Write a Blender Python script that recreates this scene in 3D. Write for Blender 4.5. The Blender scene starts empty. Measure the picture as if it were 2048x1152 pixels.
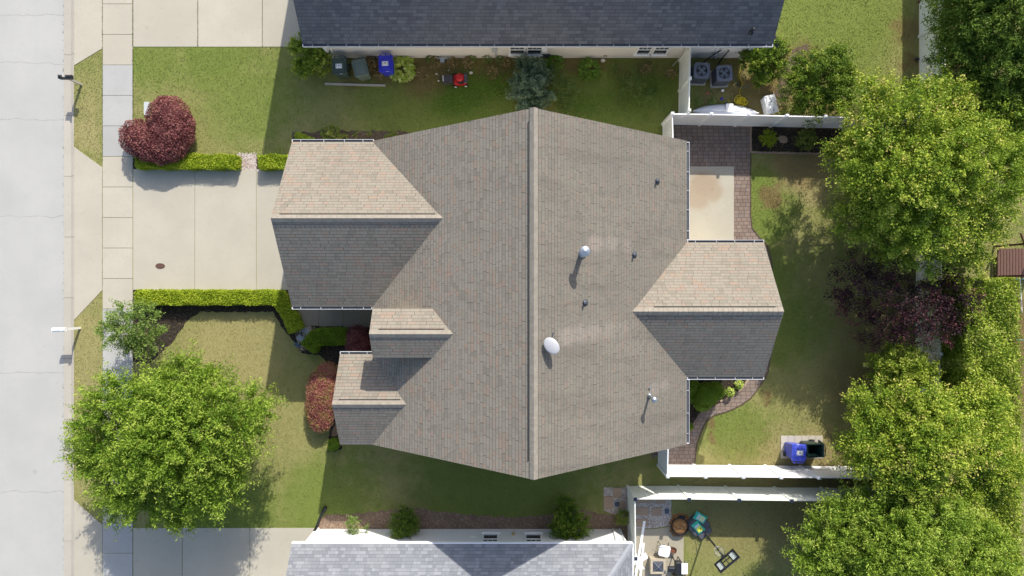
import bpy, bmesh, math, random
import numpy as np
from mathutils import Vector, Matrix

# ------------------------------------------------------------------ camera, sky, sun
S = bpy.context.scene
COL = S.collection
H = 30.0            # height of the drone
PX = 0.025          # metres per photo pixel on the ground
cam_d = bpy.data.cameras.new("camera")
cam_d.sensor_width = 36.0
cam_d.lens = 36.0 * H / (2048 * PX)
cam_d.clip_end = 2000
cam = bpy.data.objects.new("camera", cam_d)
cam.location = (0, 0, H)
COL.objects.link(cam)
S.camera = cam
SUNV = Vector((-0.45, -1.36, -1.0))
sun_d = bpy.data.lights.new("sun", 'SUN')
sun_d.energy = 4.25
sun_d.angle = math.radians(0.6)
sun_d.color = (1.0, 0.94, 0.83)
sun = bpy.data.objects.new("sun", sun_d)
sun.rotation_euler = SUNV.to_track_quat('-Z', 'Y').to_euler()
sun.location = (10, 30, 40)
COL.objects.link(sun)
W = bpy.data.worlds.new("World")
S.world = W
W.use_nodes = True
wn = W.node_tree
wn.nodes.clear()
sky = wn.nodes.new('ShaderNodeTexSky')
sky.sky_type = 'NISHITA'
sky.sun_disc = False
sky.dust_density = 2.0
sky.air_density = 1.0
sky.ozone_density = .6
sky.sun_elevation = math.radians(36)
sky.sun_rotation = math.radians(19)
bg = wn.nodes.new('ShaderNodeBackground')
bg.inputs[1].default_value = 0.15
wo = wn.nodes.new('ShaderNodeOutputWorld')
wn.links.new(sky.outputs[0], bg.inputs[0])
wn.links.new(bg.outputs[0], wo.inputs[0])
S.view_settings.view_transform = 'Standard'
S.view_settings.look = 'None'
S.view_settings.gamma = 1
S.view_settings.exposure = 0.55

rng = np.random.default_rng(7)
random.seed(7)

def G(px, py, z=0.0):
    k = PX * (H - z) / H
    return Vector(((px - 1024) * k, -(py - 576) * k, z))

def GP(pts):
    return [(G(x, y).x, G(x, y).y) for x, y in pts]

# ------------------------------------------------------------------ materials
def lin(c):
    return tuple(((v / 255) / 12.92 if v / 255 <= 0.04045 else ((v / 255 + 0.055) / 1.055) ** 2.4) for v in c)

class NT:
    def __init__(s, name):
        s.m = bpy.data.materials.new(name)
        s.m.use_nodes = True
        s.t = s.m.node_tree
        s.t.nodes.clear()
        s.out = s.t.nodes.new('ShaderNodeOutputMaterial')
    def n(s, typ, ins=None, **pr):
        nd = s.t.nodes.new('ShaderNode' + typ)
        for k, v in pr.items():
            setattr(nd, k, v)
        for k, v in (ins or {}).items():
            if isinstance(v, bpy.types.NodeSocket):
                s.t.links.new(v, nd.inputs[k])
            else:
                nd.inputs[k].default_value = v
        return nd
    def math(s, op, a, b=0.0, c=None):
        ins = {0: a, 1: b}
        if c is not None: ins[2] = c
        return s.n('Math', ins, operation=op).outputs[0]
    def mix(s, f, a, b, bt='MIX'):
        nd = s.n('Mix', None, data_type='RGBA', blend_type=bt)
        for i, v in ((0, f), (6, a), (7, b)):
            if isinstance(v, bpy.types.NodeSocket): s.t.links.new(v, nd.inputs[i])
            else: nd.inputs[i].default_value = v if i == 0 else (tuple(v) + (1,))[:4]
        return nd.outputs[2]
    def noise(s, vec, scale, det=3, rough=0.55, dist=0.0):
        return s.n('TexNoise', {'Vector': vec, 'Scale': scale, 'Detail': det, 'Roughness': rough, 'Distortion': dist}).outputs[0]
    def ramp(s, f, stops, interp='LINEAR'):
        nd = s.n('ValToRGB', {0: f})
        cr = nd.color_ramp
        cr.interpolation = interp
        while len(cr.elements) > 1: cr.elements.remove(cr.elements[-1])
        for i, (p, c) in enumerate(stops):
            e = cr.elements[0] if i == 0 else cr.elements.new(p)
            e.position = p
            e.color = (tuple(c) + (1,))[:4]
        return nd.outputs[0]
    def smooth(s, f, a, b):
        nd = s.n('MapRange', {0: f, 1: a, 2: b, 3: 0.0, 4: 1.0}, interpolation_type='SMOOTHSTEP')
        return nd.outputs[0]
    def bsdf(s, col, rough=0.7, bump=None, strength=0.3, dist=0.02, **kw):
        b = s.n('BsdfPrincipled')
        for k, v in (('Base Color', col), ('Roughness', rough)):
            if isinstance(v, bpy.types.NodeSocket): s.t.links.new(v, b.inputs[k])
            else: b.inputs[k].default_value = (tuple(v) + (1,))[:4] if k == 'Base Color' else v
        for k, v in kw.items(): b.inputs[k.replace('_', ' ')].default_value = v
        if bump is not None:
            bp = s.n('Bump', {'Height': bump, 'Strength': strength, 'Distance': dist})
            s.t.links.new(bp.outputs[0], b.inputs['Normal'])
        s.t.links.new(b.outputs[0], s.out.inputs[0])
        return s.m
    def obj(s):
        return s.n('TexCoord').outputs['Object']
    def spots(s, vec, lst, edge=0.3, warp=0.5):
        """max of soft discs at photo pixel spots (x, y, radius m, strength)"""
        wv = s.n('VectorMath', {0: vec, 1: s.n('VectorMath', {0: s.n('VectorMath', {0: s.n('TexNoise', {'Vector': vec, 'Scale': 1.3, 'Detail': 4}).outputs[1], 1: (.5, .5, .5)}, operation='SUBTRACT').outputs[0], 'Scale': warp * 2}, operation='SCALE').outputs[0]}, operation='ADD').outputs[0]
        acc = None
        for (x, y, r, st) in lst:
            p = G(x, y)
            d = s.n('VectorMath', {0: wv, 1: (p.x, p.y, 0)}, operation='DISTANCE').outputs['Value']
            f = s.n('MapRange', {0: d, 1: r * (1 + edge), 2: r * (1 - edge), 3: 0.0, 4: st}, interpolation_type='SMOOTHSTEP').outputs[0]
            acc = f if acc is None else s.math('MAXIMUM', acc, f)
        return acc

def plain(name, rgb, rough=0.6, var=0.12, scale=6.0, bump=0.0, metal=0.0, spec=0.5, bscale=40.0, **kw):
    t = NT(name)
    c = lin(rgb)
    o = t.obj()
    n = t.noise(o, scale, 4)
    col = t.mix(n, tuple(v * (1 - var) for v in c), tuple(min(1, v * (1 + var)) for v in c))
    b = t.noise(o, bscale, 3) if bump else None
    return t.bsdf(col, rough, b, bump, 0.01, Metallic=metal, Specular_IOR_Level=spec, **kw)

def concrete(name, a, b, stain=0.25, spots=None, spotcol=(.3, .2, .12)):
    t = NT(name)
    o = t.obj()
    n1 = t.noise(o, 0.5, 6, 0.6)
    n2 = t.noise(o, 5.0, 5, 0.65)
    n3 = t.noise(o, 70.0, 3, 0.7)
    c = t.mix(t.smooth(n1, .3, .7), a, b)
    c = t.mix(t.math('MULTIPLY', t.smooth(n2, .48, .75), stain), c, tuple(v * .78 for v in a))
    c = t.mix(t.math('MULTIPLY', t.smooth(n3, .35, .7), .22), c, tuple(v * .62 for v in b))
    isl = t.n('NewGeometry').outputs['Random Per Island']
    c = t.mix(t.math('MULTIPLY', isl, .45), c, tuple(v * .86 for v in b))
    blot = t.smooth(t.noise(o, 1.7, 6, .7, 1.5), .56, .74)
    c = t.mix(t.math('MULTIPLY', blot, .22), c, tuple(v * .66 for v in b))
    drips = t.n('TexVoronoi', {'Vector': o, 'Scale': 1.6, 'Randomness': 1.0}, feature='F1').outputs[0]
    c = t.mix(t.math('MULTIPLY', t.n('MapRange', {0: drips, 1: .03, 2: .012, 3: 0., 4: 1.}).outputs[0], .45), c, tuple(v * .35 for v in b))
    if spots:
        c = t.mix(t.spots(o, spots, .35, .12), c, spotcol)
    return t.bsdf(c, 0.85, n3, 0.25, 0.004, Specular_IOR_Level=0.2)

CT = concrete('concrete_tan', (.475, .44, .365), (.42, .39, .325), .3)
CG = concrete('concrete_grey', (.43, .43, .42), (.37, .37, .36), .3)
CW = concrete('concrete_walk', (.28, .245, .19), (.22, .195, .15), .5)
CPATIO = concrete('patio_concrete', (.465, .44, .37), (.41, .385, .32), .3,
                  [(1408, 372, .75, .55), (1395, 395, .6, .5), (1425, 385, .5, .5), (1403, 352, .25, .6)], (.30, .205, .125))
CPAT2 = concrete('patio_concrete_worn', (.42, .385, .30), (.34, .31, .25), .5)
CPAN = concrete('gutter_concrete', (.455, .42, .365), (.40, .37, .32), .35)

def road_mat():
    t = NT('road_surface')
    o = t.obj()
    n1 = t.noise(o, .35, 5)
    n2 = t.noise(o, 4., 5)
    n3 = t.noise(o, 90., 2, .8)
    sp = t.n('SeparateXYZ', {0: o})
    c = t.mix(t.smooth(n1, .3, .7), (.375, .375, .36), (.42, .417, .40))
    c = t.mix(t.math('MULTIPLY', t.smooth(n2, .45, .75), .25), c, (.36, .36, .35))
    c = t.mix(t.math('MULTIPLY', t.smooth(n3, .4, .7), .3), c, (.30, .30, .29))
    # faint tyre lanes running along the street
    lane = t.noise(t.n('VectorMath', {0: o, 1: (2.2, .03, 0)}, operation='MULTIPLY').outputs[0], 1.0, 3)
    c = t.mix(t.math('MULTIPLY', t.smooth(lane, .5, .7), .18), c, (.36, .36, .37))
    # cracks at the sawn joints
    wob = t.math('MULTIPLY', t.math('SUBTRACT', t.noise(o, 1.1, 5), .5), .5)
    yy = t.math('ADD', sp.outputs[1], wob)
    acc = None
    for py in (28, 125, 238, 432, 747, 985):
        d = t.math('ABSOLUTE', t.math('SUBTRACT', yy, G(0, py).y))
        f = t.n('MapRange', {0: d, 1: .022, 2: .006, 3: 0., 4: .55}).outputs[0]
        acc = f if acc is None else t.math('MAXIMUM', acc, f)
    c = t.mix(acc, c, (.21, .2, .19))
    blot = t.spots(o, [(67, 147, .10, .6), (78, 169, .08, .6), (85, 693, .11, .6), (61, 715, .07, .5), (111, 765, .12, .35),
                       (72, 112, .05, .6), (55, 356, .05, .5), (38, 383, .03, .6), (105, 880, .06, .5), (66, 945, .16, .25), (70, 1063, .07, .4),
                       (35, 780, .03, .9), (24, 598, .03, .8)], .3, .03)
    c = t.mix(blot, c, (.16, .16, .16))
    return t.bsdf(c, .9, n3, .3, .004, Specular_IOR_Level=0.2)
ROAD = road_mat()

def grass_mat(name='lawn_grass', bump=True):
    t = NT(name)
    o = t.obj()
    big = t.noise(o, .22, 4, .55, .4)
    mid = t.noise(o, 1.6, 5, .6)
    fine = t.noise(o, 34., 5, .75)
    vf = t.noise(o, 42., 2, .8)
    green = t.mix(mid, (.135, .175, .04), (.215, .235, .072))
    tan = t.mix(mid, (.345, .30, .145), (.29, .255, .115))
    f = t.smooth(t.math('ADD', t.math('MULTIPLY', big, .55), t.math('MULTIPLY', mid, .55)), .43, .68)
    dry = t.spots(o, [(172, 215, .9, .75), (175, 275, 1.0, .9), (340, 175, 1.4, .4), (470, 250, 1.8, .5), (470, 690, 3.2, .85), (590, 830, 2.6, .6), (170, 720, 3.4, .8), (175, 900, 3, .8), (170, 200, 2.0, .5), (1610, 345, 1.9, .95),
                      (1600, 60, 1.0, .5), (1640, 130, 1.4, .55), (1640, 770, 2.6, .6), (1720, 640, 2.5, .45), (1640, 905, 1.6, .9), (1560, 921, 1.8, .8),
                      (1450, 921, 1.6, .8), (1430, 1110, 1.8, .35), (1440, 1020, 3.0, .6), (1570, 1050, 2.5, .6), (700, 240, 2.2, .4), (380, 240, 2.8, .45),
                      (1150, 230, 2, .3), (1800, 100, 1.6, .6), (1420, 620, 1, .3), (1560, 1110, 1.0, .7), (330, 400, 2, .5)], .6, 1.2)
    lush = t.spots(o, [(430, 115, 1.8, .7), (500, 200, 2.2, .45), (1640, 60, 3.2, .6), (1560, 420, .9, .5), (930, 195, 2.4, .95), (1000, 160, 1.6, .8), (1250, 150, 2.8, .8), (450, 1040, 2.6, .8), (640, 1010, 2.0, .6),
                       (1520, 380, .9, .9), (1530, 450, 1.0, .8), (1570, 650, 1.8, .6), (1470, 870, 1.4, .7), (1000, 990, 3.5, .55), (1700, 50, 2.4, .6),
                       (1520, 560, 1.4, .8), (820, 190, 2.5, .5), (300, 120, 1.5, .5)], .6, 1.0)
    f = t.math('MAXIMUM', t.math('MULTIPLY', f, .6), dry)
    f = t.math('SUBTRACT', f, lush)
    f = t.n('Clamp', {0: f}).outputs[0]
    c = t.mix(f, green, tan)
    c = t.mix(lush, c, t.mix(mid, (.105, .165, .03), (.165, .215, .045)))
    dirt = t.spots(o, [(905, 150, .8, .3), (1540, 398, .55, .85), (1553, 385, .35, .8), (1423, 853, .28, .8), (1427, 878, .3, .8), (1535, 790, .28, .8), (1537, 806, .2, .8),
                       (1250, 200, .4, .3), (1560, 170, 1.1, .85), (1590, 130, .9, .8), (1610, 105, .7, .7), (1510, 190, 1.3, .7), (1450, 150, 1.3, .55), (1420, 180, .8, .3),
                       (760, 125, 1.0, .75), (850, 150, 1.2, .8), (880, 125, 1.2, .7), (975, 130, 1.0, .7), (1010, 145, .8, .7), (930, 120, .8, .6), (840, 170, .6, .6),
                       (700, 150, .6, .5), (1140, 118, .7, .7), (1200, 115, .7, .6), (1300, 125, 1.2, .4), (1245, 148, .6, .35),
                       (640, 30, .0, .0), (1815, 60, .8, .7), (1825, 120, .5, .7), (1700, 760, 1.4, .5), (1740, 650, 1.6, .4), (1650, 250, 1.4, .5), (1600, 320, 1.4, .6),
                       (1500, 990, 3.0, .35), (1600, 1000, 2.4, .5), (1700, 990, 2.4, .6), (2035, 660, 1.6, .9), (2040, 780, 1.6, .8), (1900, 740, 2.2, .9)], .45, .7)
    leafy = t.mix(t.smooth(fine, .45, .62), (.12, .075, .04), (.30, .19, .10))
    c = t.mix(dirt, c, leafy)
    c = t.mix(t.math('MULTIPLY', t.smooth(fine, .42, .66), .42), c, t.mix(f, (.085, .11, .025), (.17, .14, .06)))
    c = t.mix(t.math('MULTIPLY', t.smooth(vf, .50, .72), .4), c, (.33, .335, .13))
    isl = t.n('NewGeometry').outputs['Random Per Island']
    if not bump: c = t.mix(t.math('MULTIPLY', isl, .4), c, (.30, .31, .10)); c = t.mix(t.math('MULTIPLY', t.math('LESS_THAN', isl, .25), .4), c, (.06, .09, .02))
    h = t.math('ADD', fine, t.math('MULTIPLY', vf, .6))
    return t.bsdf(c, .95, h if bump else None, .3, .02, Specular_IOR_Level=0.05)
GRASS = grass_mat()
BLADE = grass_mat('grass_blades', False)

def mulch(name, a, b, sc=38., flecks=(.35, .25, .15), fl=.3):
    t = NT(name)
    o = t.obj()
    v = t.n('TexVoronoi', {'Vector': o, 'Scale': sc}).outputs[1]
    sv = t.n('SeparateColor', {0: v}).outputs[0]
    n2 = t.noise(o, 1.2, 4)
    c = t.mix(sv, a, b)
    c = t.mix(t.math('MULTIPLY', t.smooth(n2, .4, .7), .4), c, tuple(x * .6 for x in a))
    c = t.mix(t.math('MULTIPLY', t.smooth(sv, .86, .93), fl), c, flecks)
    return t.bsdf(c, .95, sv, .8, .03, Specular_IOR_Level=0.15)
MULCH = mulch('dark_mulch', (.022, .018, .015), (.055, .045, .036))
MULCHB = mulch('brown_mulch', (.075, .055, .04), (.16, .125, .09))
STRAW = mulch('pine_straw', (.16, .105, .075), (.29, .21, .155), 30., (.42, .34, .26), .6)
CHIPS = mulch('wood_chips', (.20, .09, .035), (.42, .22, .09), 34., (.55, .38, .2), .6)
GRAV = mulch('gravel', (.30, .24, .21), (.55, .49, .45), 24., (.7, .68, .66), .5)

def pavers_mat():
    t = NT('brick_pavers')
    o = t.obj()
    sp = t.n('SeparateXYZ', {0: o})
    def cell(w, h, seed, rot):
        a, b = (sp.outputs[0], sp.outputs[1]) if not rot else (sp.outputs[1], sp.outputs[0])
        v = t.math('DIVIDE', b, h)
        row = t.math('FLOOR', v)
        fv = t.math('FRACT', v)
        off = t.n('TexWhiteNoise', {'W': t.math('ADD', row, seed)}, noise_dimensions='1D').outputs[0]
        u = t.math('ADD', t.math('DIVIDE', a, w), t.math('MULTIPLY', off, 3.))
        col = t.math('FLOOR', u)
        fu = t.math('FRACT', u)
        rnd = t.n('TexWhiteNoise', {'Vector': t.n('CombineXYZ', {0: col, 1: row, 2: seed}).outputs[0]}, noise_dimensions='3D').outputs[0]
        gu = t.math('LESS_THAN', t.math('MINIMUM', fu, t.math('SUBTRACT', 1., fu)), .05)
        gv = t.math('LESS_THAN', t.math('MINIMUM', fv, t.math('SUBTRACT', 1., fv)), .06)
        return rnd, t.math('MAXIMUM', gu, gv)
    r1, g1 = cell(.27, .185, 1., False)
    c = t.ramp(r1, [(0, (.20, .145, .12)), (.4, (.25, .19, .16)), (.75, (.28, .21, .175)), (1, (.22, .185, .17))])
    n = t.noise(o, 1.0, 4)
    c = t.mix(t.math('MULTIPLY', t.smooth(n, .4, .7), .35), c, (.17, .13, .11))
    n3 = t.noise(o, 60., 2)
    c = t.mix(t.math('MULTIPLY', n3, .3), c, (.13, .11, .1))
    c = t.mix(t.math('MULTIPLY', g1, .7), c, (.06, .05, .045))
    return t.bsdf(c, .88, t.math('SUBTRACT', 1., g1), .6, .012, Specular_IOR_Level=0.2)
PAVER = pavers_mat()

def shingle(name, stops, ex=.145, tab=.30, groove=.55, weather=(.3, .28, .26), wamt=.25, bump=.5, gw=.05, wash=None):
    t = NT(name)
    uv = t.n('TexCoord').outputs['UV']
    sp = t.n('SeparateXYZ', {0: uv})
    v = t.math('DIVIDE', sp.outputs[1], ex)
    row = t.math('FLOOR', v)
    fv = t.math('FRACT', v)
    off = t.n('TexWhiteNoise', {'W': row}, noise_dimensions='1D').outputs[0]
    u = t.math('ADD', t.math('DIVIDE', sp.outputs[0], tab), t.math('MULTIPLY', off, 5.))
    # uneven tab widths
    u = t.math('ADD', u, t.math('MULTIPLY', t.math('SINE', t.math('ADD', t.math('MULTIPLY', u, 2.1), t.math('MULTIPLY', off, 40.))), .28))
    col = t.math('FLOOR', u)
    fu = t.math('FRACT', u)
    rnd = t.n('TexWhiteNoise', {'Vector': t.n('CombineXYZ', {0: col, 1: row, 2: 3.}).outputs[0]}, noise_dimensions='3D').outputs[0]
    c = t.ramp(rnd, stops)
    o = t.obj()
    n1 = t.noise(o, .45, 5)
    n3 = t.noise(o, 110., 2, .8)
    c = t.mix(t.math('MULTIPLY', t.smooth(n1, .35, .7), wamt), c, weather)
    c = t.mix(t.math('MULTIPLY', t.smooth(n3, .35, .7), .25), c, tuple(x * .55 for x in weather))
    streak = t.noise(t.n('VectorMath', {0: uv, 1: (1.8, .22, 0)}, operation='MULTIPLY').outputs[0], 1.0, 4)
    c = t.mix(t.math('MULTIPLY', t.smooth(streak, .45, .75), wamt * .8), c, tuple(x * .7 for x in weather))
    if wash:     # strips kept clean of algae below the metal flashings
        pos = t.n('NewGeometry').outputs['Position']
        flat = t.n('VectorMath', {0: pos, 1: (1, 1, 0)}, operation='MULTIPLY').outputs[0]
        sc_ = t.n('VectorMath', {0: flat, 1: (1.27, 1.27, 0)}, operation='MULTIPLY').outputs[0]
        c = t.mix(t.spots(sc_, wash, .5, .15), c, t.mix(rnd, (.25, .23, .205), (.30, .245, .21)))
    g = t.math('MAXIMUM', t.math('LESS_THAN', fv, .13), t.math('LESS_THAN', fu, gw))
    c = t.mix(t.math('MULTIPLY', g, groove), c, tuple(x * .22 for x in weather))
    h = t.math('ADD', t.math('SUBTRACT', 1., fv), t.math('MULTIPLY', rnd, .55))
    h = t.math('ADD', h, t.math('MULTIPLY', n3, .25))
    return t.bsdf(c, .92, h, bump, .02, Specular_IOR_Level=0.15)
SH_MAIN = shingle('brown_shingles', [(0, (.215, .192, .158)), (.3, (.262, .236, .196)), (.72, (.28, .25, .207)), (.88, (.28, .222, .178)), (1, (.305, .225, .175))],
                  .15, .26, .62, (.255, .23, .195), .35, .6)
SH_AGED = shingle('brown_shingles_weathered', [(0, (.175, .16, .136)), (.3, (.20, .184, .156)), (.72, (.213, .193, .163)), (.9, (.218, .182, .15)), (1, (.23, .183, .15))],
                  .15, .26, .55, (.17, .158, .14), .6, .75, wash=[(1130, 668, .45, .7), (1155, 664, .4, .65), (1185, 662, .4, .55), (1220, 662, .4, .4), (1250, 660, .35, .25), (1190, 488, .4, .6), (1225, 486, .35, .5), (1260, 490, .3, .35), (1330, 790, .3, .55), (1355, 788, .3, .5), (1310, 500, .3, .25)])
SH_DARK = shingle('charcoal_shingles', [(0, (.10, .103, .115)), (.5, (.135, .138, .15)), (1, (.175, .177, .187))], .145, .28, .5, (.16, .158, .158), .5, .4)
SH_GREY = shingle('pale_grey_shingles', [(0, (.175, .187, .212)), (.5, (.22, .232, .258)), (1, (.285, .296, .325))], .14, .23, .4, (.23, .24, .262), .3, .5)
CAP_BR = plain('ridge_cap_tan', (137, 130, 120), .9, .35, 5., .4)
CAP_GR = plain('ridge_cap_grey', (136, 140, 148), .9, .2, 9., .3)
CAP_DK = plain('ridge_cap_dark', (70, 71, 76), .9, .2, 9., .3)

def siding(name, rgb, lap=.12, rough=.55):
    t = NT(name)
    o = t.obj()
    z = t.n('SeparateXYZ', {0: o}).outputs[2]
    f = t.math('FRACT', t.math('DIVIDE', z, lap))
    n = t.noise(o, 1.5, 5)
    c0 = lin(rgb)
    c = t.mix(t.math('MULTIPLY', n, .35), c0, tuple(v * .82 for v in c0))
    c = t.mix(t.math('MULTIPLY', t.math('LESS_THAN', f, .09), .45), c, tuple(v * .35 for v in c0))
    return t.bsdf(c, rough, t.math('SUBTRACT', 1., f), .35, .012)
SIDE_BEIGE = siding('beige_siding', (226, 221, 216))
SIDE_WHITE = siding('white_siding', (236, 238, 240))
SIDE_MAIN = siding('cream_siding', (214, 205, 186))
VINYL = plain('white_vinyl', (240, 241, 244), .35, .05, 2.0)
VINYLG = plain('weathered_white_vinyl', (230, 233, 226), .45, .14, 1.6)
WHITE = plain('white_paint', (235, 236, 238), .4, .05, 4.)
DARKGUT = plain('gutter_inside', (74, 80, 92), .5, .25, 5.)
GLASS = plain('window_glass', (46, 54, 58), .08, .25, 2.0, spec=.9)
BLACK = plain('black_plastic', (32, 34, 38), .45, .2, 8.)
DGREY = plain('dark_grey_metal', (76, 80, 90), .45, .12, 10., metal=.3)
GALV = plain('galvanised_steel', (168, 174, 182), .35, .2, 14., metal=.75)
RUST = plain('rusty_iron', (112, 66, 46), .85, .3, 20., .3)
WOOD = plain('weathered_wood', (120, 104, 84), .85, .3, 9., .3)
WOODG = plain('grey_plank', (176, 170, 160), .85, .25, 9., .3)
BARK = plain('bark', (112, 96, 80), .95, .35, 12., .7)
BARKP = plain('smooth_pale_bark', (158, 140, 120), .85, .25, 8., .3)
REDDECK = plain('red_stained_wood', (98, 70, 60), .8, .2, 8., .2)

# ------------------------------------------------------------------ mesh builders
class MB:
    def __init__(s):
        s.v = []; s.f = []; s.uv = {}
    def face(s, pts, uv=None):
        i = len(s.v)
        s.v += [tuple(p) for p in pts]
        s.f.append(tuple(range(i, i + len(pts))))
        if uv: s.uv[len(s.f) - 1] = uv
        return s
    def raw(s, verts, faces):
        i = len(s.v)
        s.v += [tuple(p) for p in verts]
        s.f += [tuple(i + k for k in f) for f in faces]
        return s
    def box(s, c, size, rz=0., top=(1, 1), M=None):
        hx, hy, hz = size[0] / 2, size[1] / 2, size[2] / 2
        R = Matrix.Rotation(rz, 3, 'Z') if M is None else M
        vs = []
        for z, (sx, sy) in ((-hz, (1, 1)), (hz, top)):
            for x, y in ((-hx, -hy), (hx, -hy), (hx, hy), (-hx, hy)):
                vs.append(Vector(c) + R @ Vector((x * sx, y * sy, z)))
        return s.raw(vs, [(3, 2, 1, 0), (4, 5, 6, 7), (0, 1, 5, 4), (1, 2, 6, 5), (2, 3, 7, 6), (3, 0, 4, 7)])
    def rbox(s, c, size, r, rz=0., top=(1, 1), n=3, M=None, dome=0.):
        """box with rounded vertical corners and a small top bevel"""
        hx, hy, hz = size[0] / 2, size[1] / 2, size[2] / 2
        R = Matrix.Rotation(rz, 3, 'Z') if M is None else M
        ring = []
        for cx, cy, a0 in ((hx - r, hy - r, 0), (-hx + r, hy - r, 90), (-hx + r, -hy + r, 180), (hx - r, -hy + r, 270)):
            for k in range(n + 1):
                a = math.radians(a0 + 90 * k / n)
                ring.append((cx + r * math.cos(a), cy + r * math.sin(a)))
        m = len(ring)
        b = min(r * .4, hz * .4)
        lv = [(-hz, 1, 1, 0), (hz - b, top[0], top[1], 0), (hz, top[0], top[1], b)]
        if dome: lv.append((hz + dome, top[0] * .6, top[1] * .6, b))
        vs = []
        for z, sx, sy, ins in lv:
            for x, y in ring:
                L = math.hypot(x, y) or 1
                vs.append(Vector(c) + R @ Vector((x * sx - ins * x / L, y * sy - ins * y / L, z)))
        fs = [tuple(reversed(range(m))), tuple(range((len(lv) - 1) * m, len(lv) * m))]
        for l in range(len(lv) - 1):
            for k in range(m):
                fs.append((l * m + k, l * m + (k + 1) % m, (l + 1) * m + (k + 1) % m, (l + 1) * m + k))
        return s.raw(vs, fs)
    def prism(s, poly, z0, z1):
        n = len(poly)
        ar = sum(poly[i][0] * poly[(i + 1) % n][1] - poly[(i + 1) % n][0] * poly[i][1] for i in range(n))
        if ar < 0: poly = poly[::-1]
        vs = [(x, y, z0) for x, y in poly] + [(x, y, z1) for x, y in poly]
        fs = [tuple(reversed(range(n))), tuple(range(n, 2 * n))]
        for i in range(n): fs.append((i, (i + 1) % n, n + (i + 1) % n, n + i))
        return s.raw(vs, fs)
    def tube(s, pts, r, n=8, r1=None, cap=True):
        pts = [Vector(p) for p in pts]
        m = len(pts)
        vs = []
        up0 = Vector((0, 0, 1))
        for i, p in enumerate(pts):
            d = (pts[min(i + 1, m - 1)] - pts[max(i - 1, 0)]).normalized()
            a = d.cross(up0)
            if a.length < 1e-3: a = d.cross(Vector((0, 1, 0)))
            a.normalize(); b = d.cross(a)
            rr = r if r1 is None else r + (r1 - r) * i / (m - 1)
            for k in range(n):
                t = 2 * math.pi * k / n
                vs.append(p + a * (rr * math.cos(t)) + b * (rr * math.sin(t)))
        fs = []
        for i in range(m - 1):
            for k in range(n):
                fs.append((i * n + k, i * n + (k + 1) % n, (i + 1) * n + (k + 1) % n, (i + 1) * n + k))
        if cap: fs += [tuple(reversed(range(n))), tuple(range((m - 1) * n, m * n))]
        return s.raw(vs, fs)
    def lathe(s, c, prof, n=20, M=None):
        vs = []
        for r, z in prof:
            for k in range(n):
                t = 2 * math.pi * k / n
                q = Vector((r * math.cos(t), r * math.sin(t), z))
                if M is not None: q = M @ q
                vs.append(Vector(c) + q)
        fs = []
        for i in range(len(prof) - 1):
            for k in range(n):
                fs.append((i * n + k, i * n + (k + 1) % n, (i + 1) * n + (k + 1) % n, (i + 1) * n + k))
        fs.append(tuple(reversed(range(n)))); fs.append(tuple(range((len(prof) - 1) * n, len(prof) * n)))
        return s.raw(vs, fs)
    def build(s, name, mat, parent=None, world=True, smooth=False):
        off = Vector((0, 0, 0))
        if parent is not None and world:
            q = parent
            while q is not None:
                off += q.location; q = q.parent
        me = bpy.data.meshes.new(name)
        me.from_pydata([tuple(Vector(p) - off) for p in s.v], [], s.f)
        if s.uv:
            ul = me.uv_layers.new(name='UVMap')
            for pi, uvs in s.uv.items():
                for k, li in enumerate(me.polygons[pi].loop_indices): ul.data[li].uv = uvs[k]
        me.materials.append(mat)
        if smooth:
            for p in me.polygons: p.use_smooth = True
        me.update()
        o = bpy.data.objects.new(name, me)
        COL.objects.link(o)
        if parent is not None: o.parent = parent
        return o

def tag(o, label=None, cat=None, group=None, kind=None):
    if label: o['label'] = label
    if cat: o['category'] = cat
    if group: o['group'] = group
    if kind: o['kind'] = kind
    return o

def thing(name, label, cat, loc=(0, 0, 0), rz=0., group=None):
    o = bpy.data.objects.new(name, None)
    COL.objects.link(o)
    o.location = loc; o.rotation_euler = (0, 0, rz)
    o.empty_display_size = .2
    return tag(o, label, cat, group)

def copy_tree(o, parent=None):
    c = o.copy(); COL.objects.link(c); c.parent = parent
    for ch in list(o.children): copy_tree(ch, c)
    return c

def struct(name, mb, mat):
    return tag(mb.build(name, mat), kind='structure')

def np_mesh(name, V, F, mats, matidx=None):
    me = bpy.data.meshes.new(name)
    me.vertices.add(len(V))
    me.vertices.foreach_set('co', np.ascontiguousarray(V, dtype=np.float32).ravel())
    k = F.shape[1]
    me.loops.add(F.size)
    me.loops.foreach_set('vertex_index', np.ascontiguousarray(F, dtype=np.int32).ravel())
    me.polygons.add(len(F))
    me.polygons.foreach_set('loop_start', np.arange(0, F.size, k, dtype=np.int32))
    me.polygons.foreach_set('loop_total', np.full(len(F), k, dtype=np.int32))
    for m in mats: me.materials.append(m)
    if matidx is not None: me.polygons.foreach_set('material_index', matidx.astype(np.int32))
    me.update(calc_edges=True)
    me.validate()
    return me

def inpoly(P, poly):
    x, y = P[:, 0], P[:, 1]
    r = np.zeros(len(P), bool)
    n = len(poly)
    for i in range(n):
        x1, y1 = poly[i]; x2, y2 = poly[(i + 1) % n]
        if y1 == y2: continue
        c = ((y1 > y) != (y2 > y)) & (x < (x2 - x1) * (y - y1) / (y2 - y1) + x1)
        r ^= c
    return r

def jag(poly, amp=.06, step=.25):
    out = []
    n = len(poly)
    for i in range(n):
        a = Vector(poly[i]); b = Vector(poly[(i + 1) % n])
        k = max(1, int((b - a).length / step))
        for j in range(k):
            p = a.lerp(b, j / k)
            out.append((p.x + random.uniform(-amp, amp), p.y + random.uniform(-amp, amp)))
    return out

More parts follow.
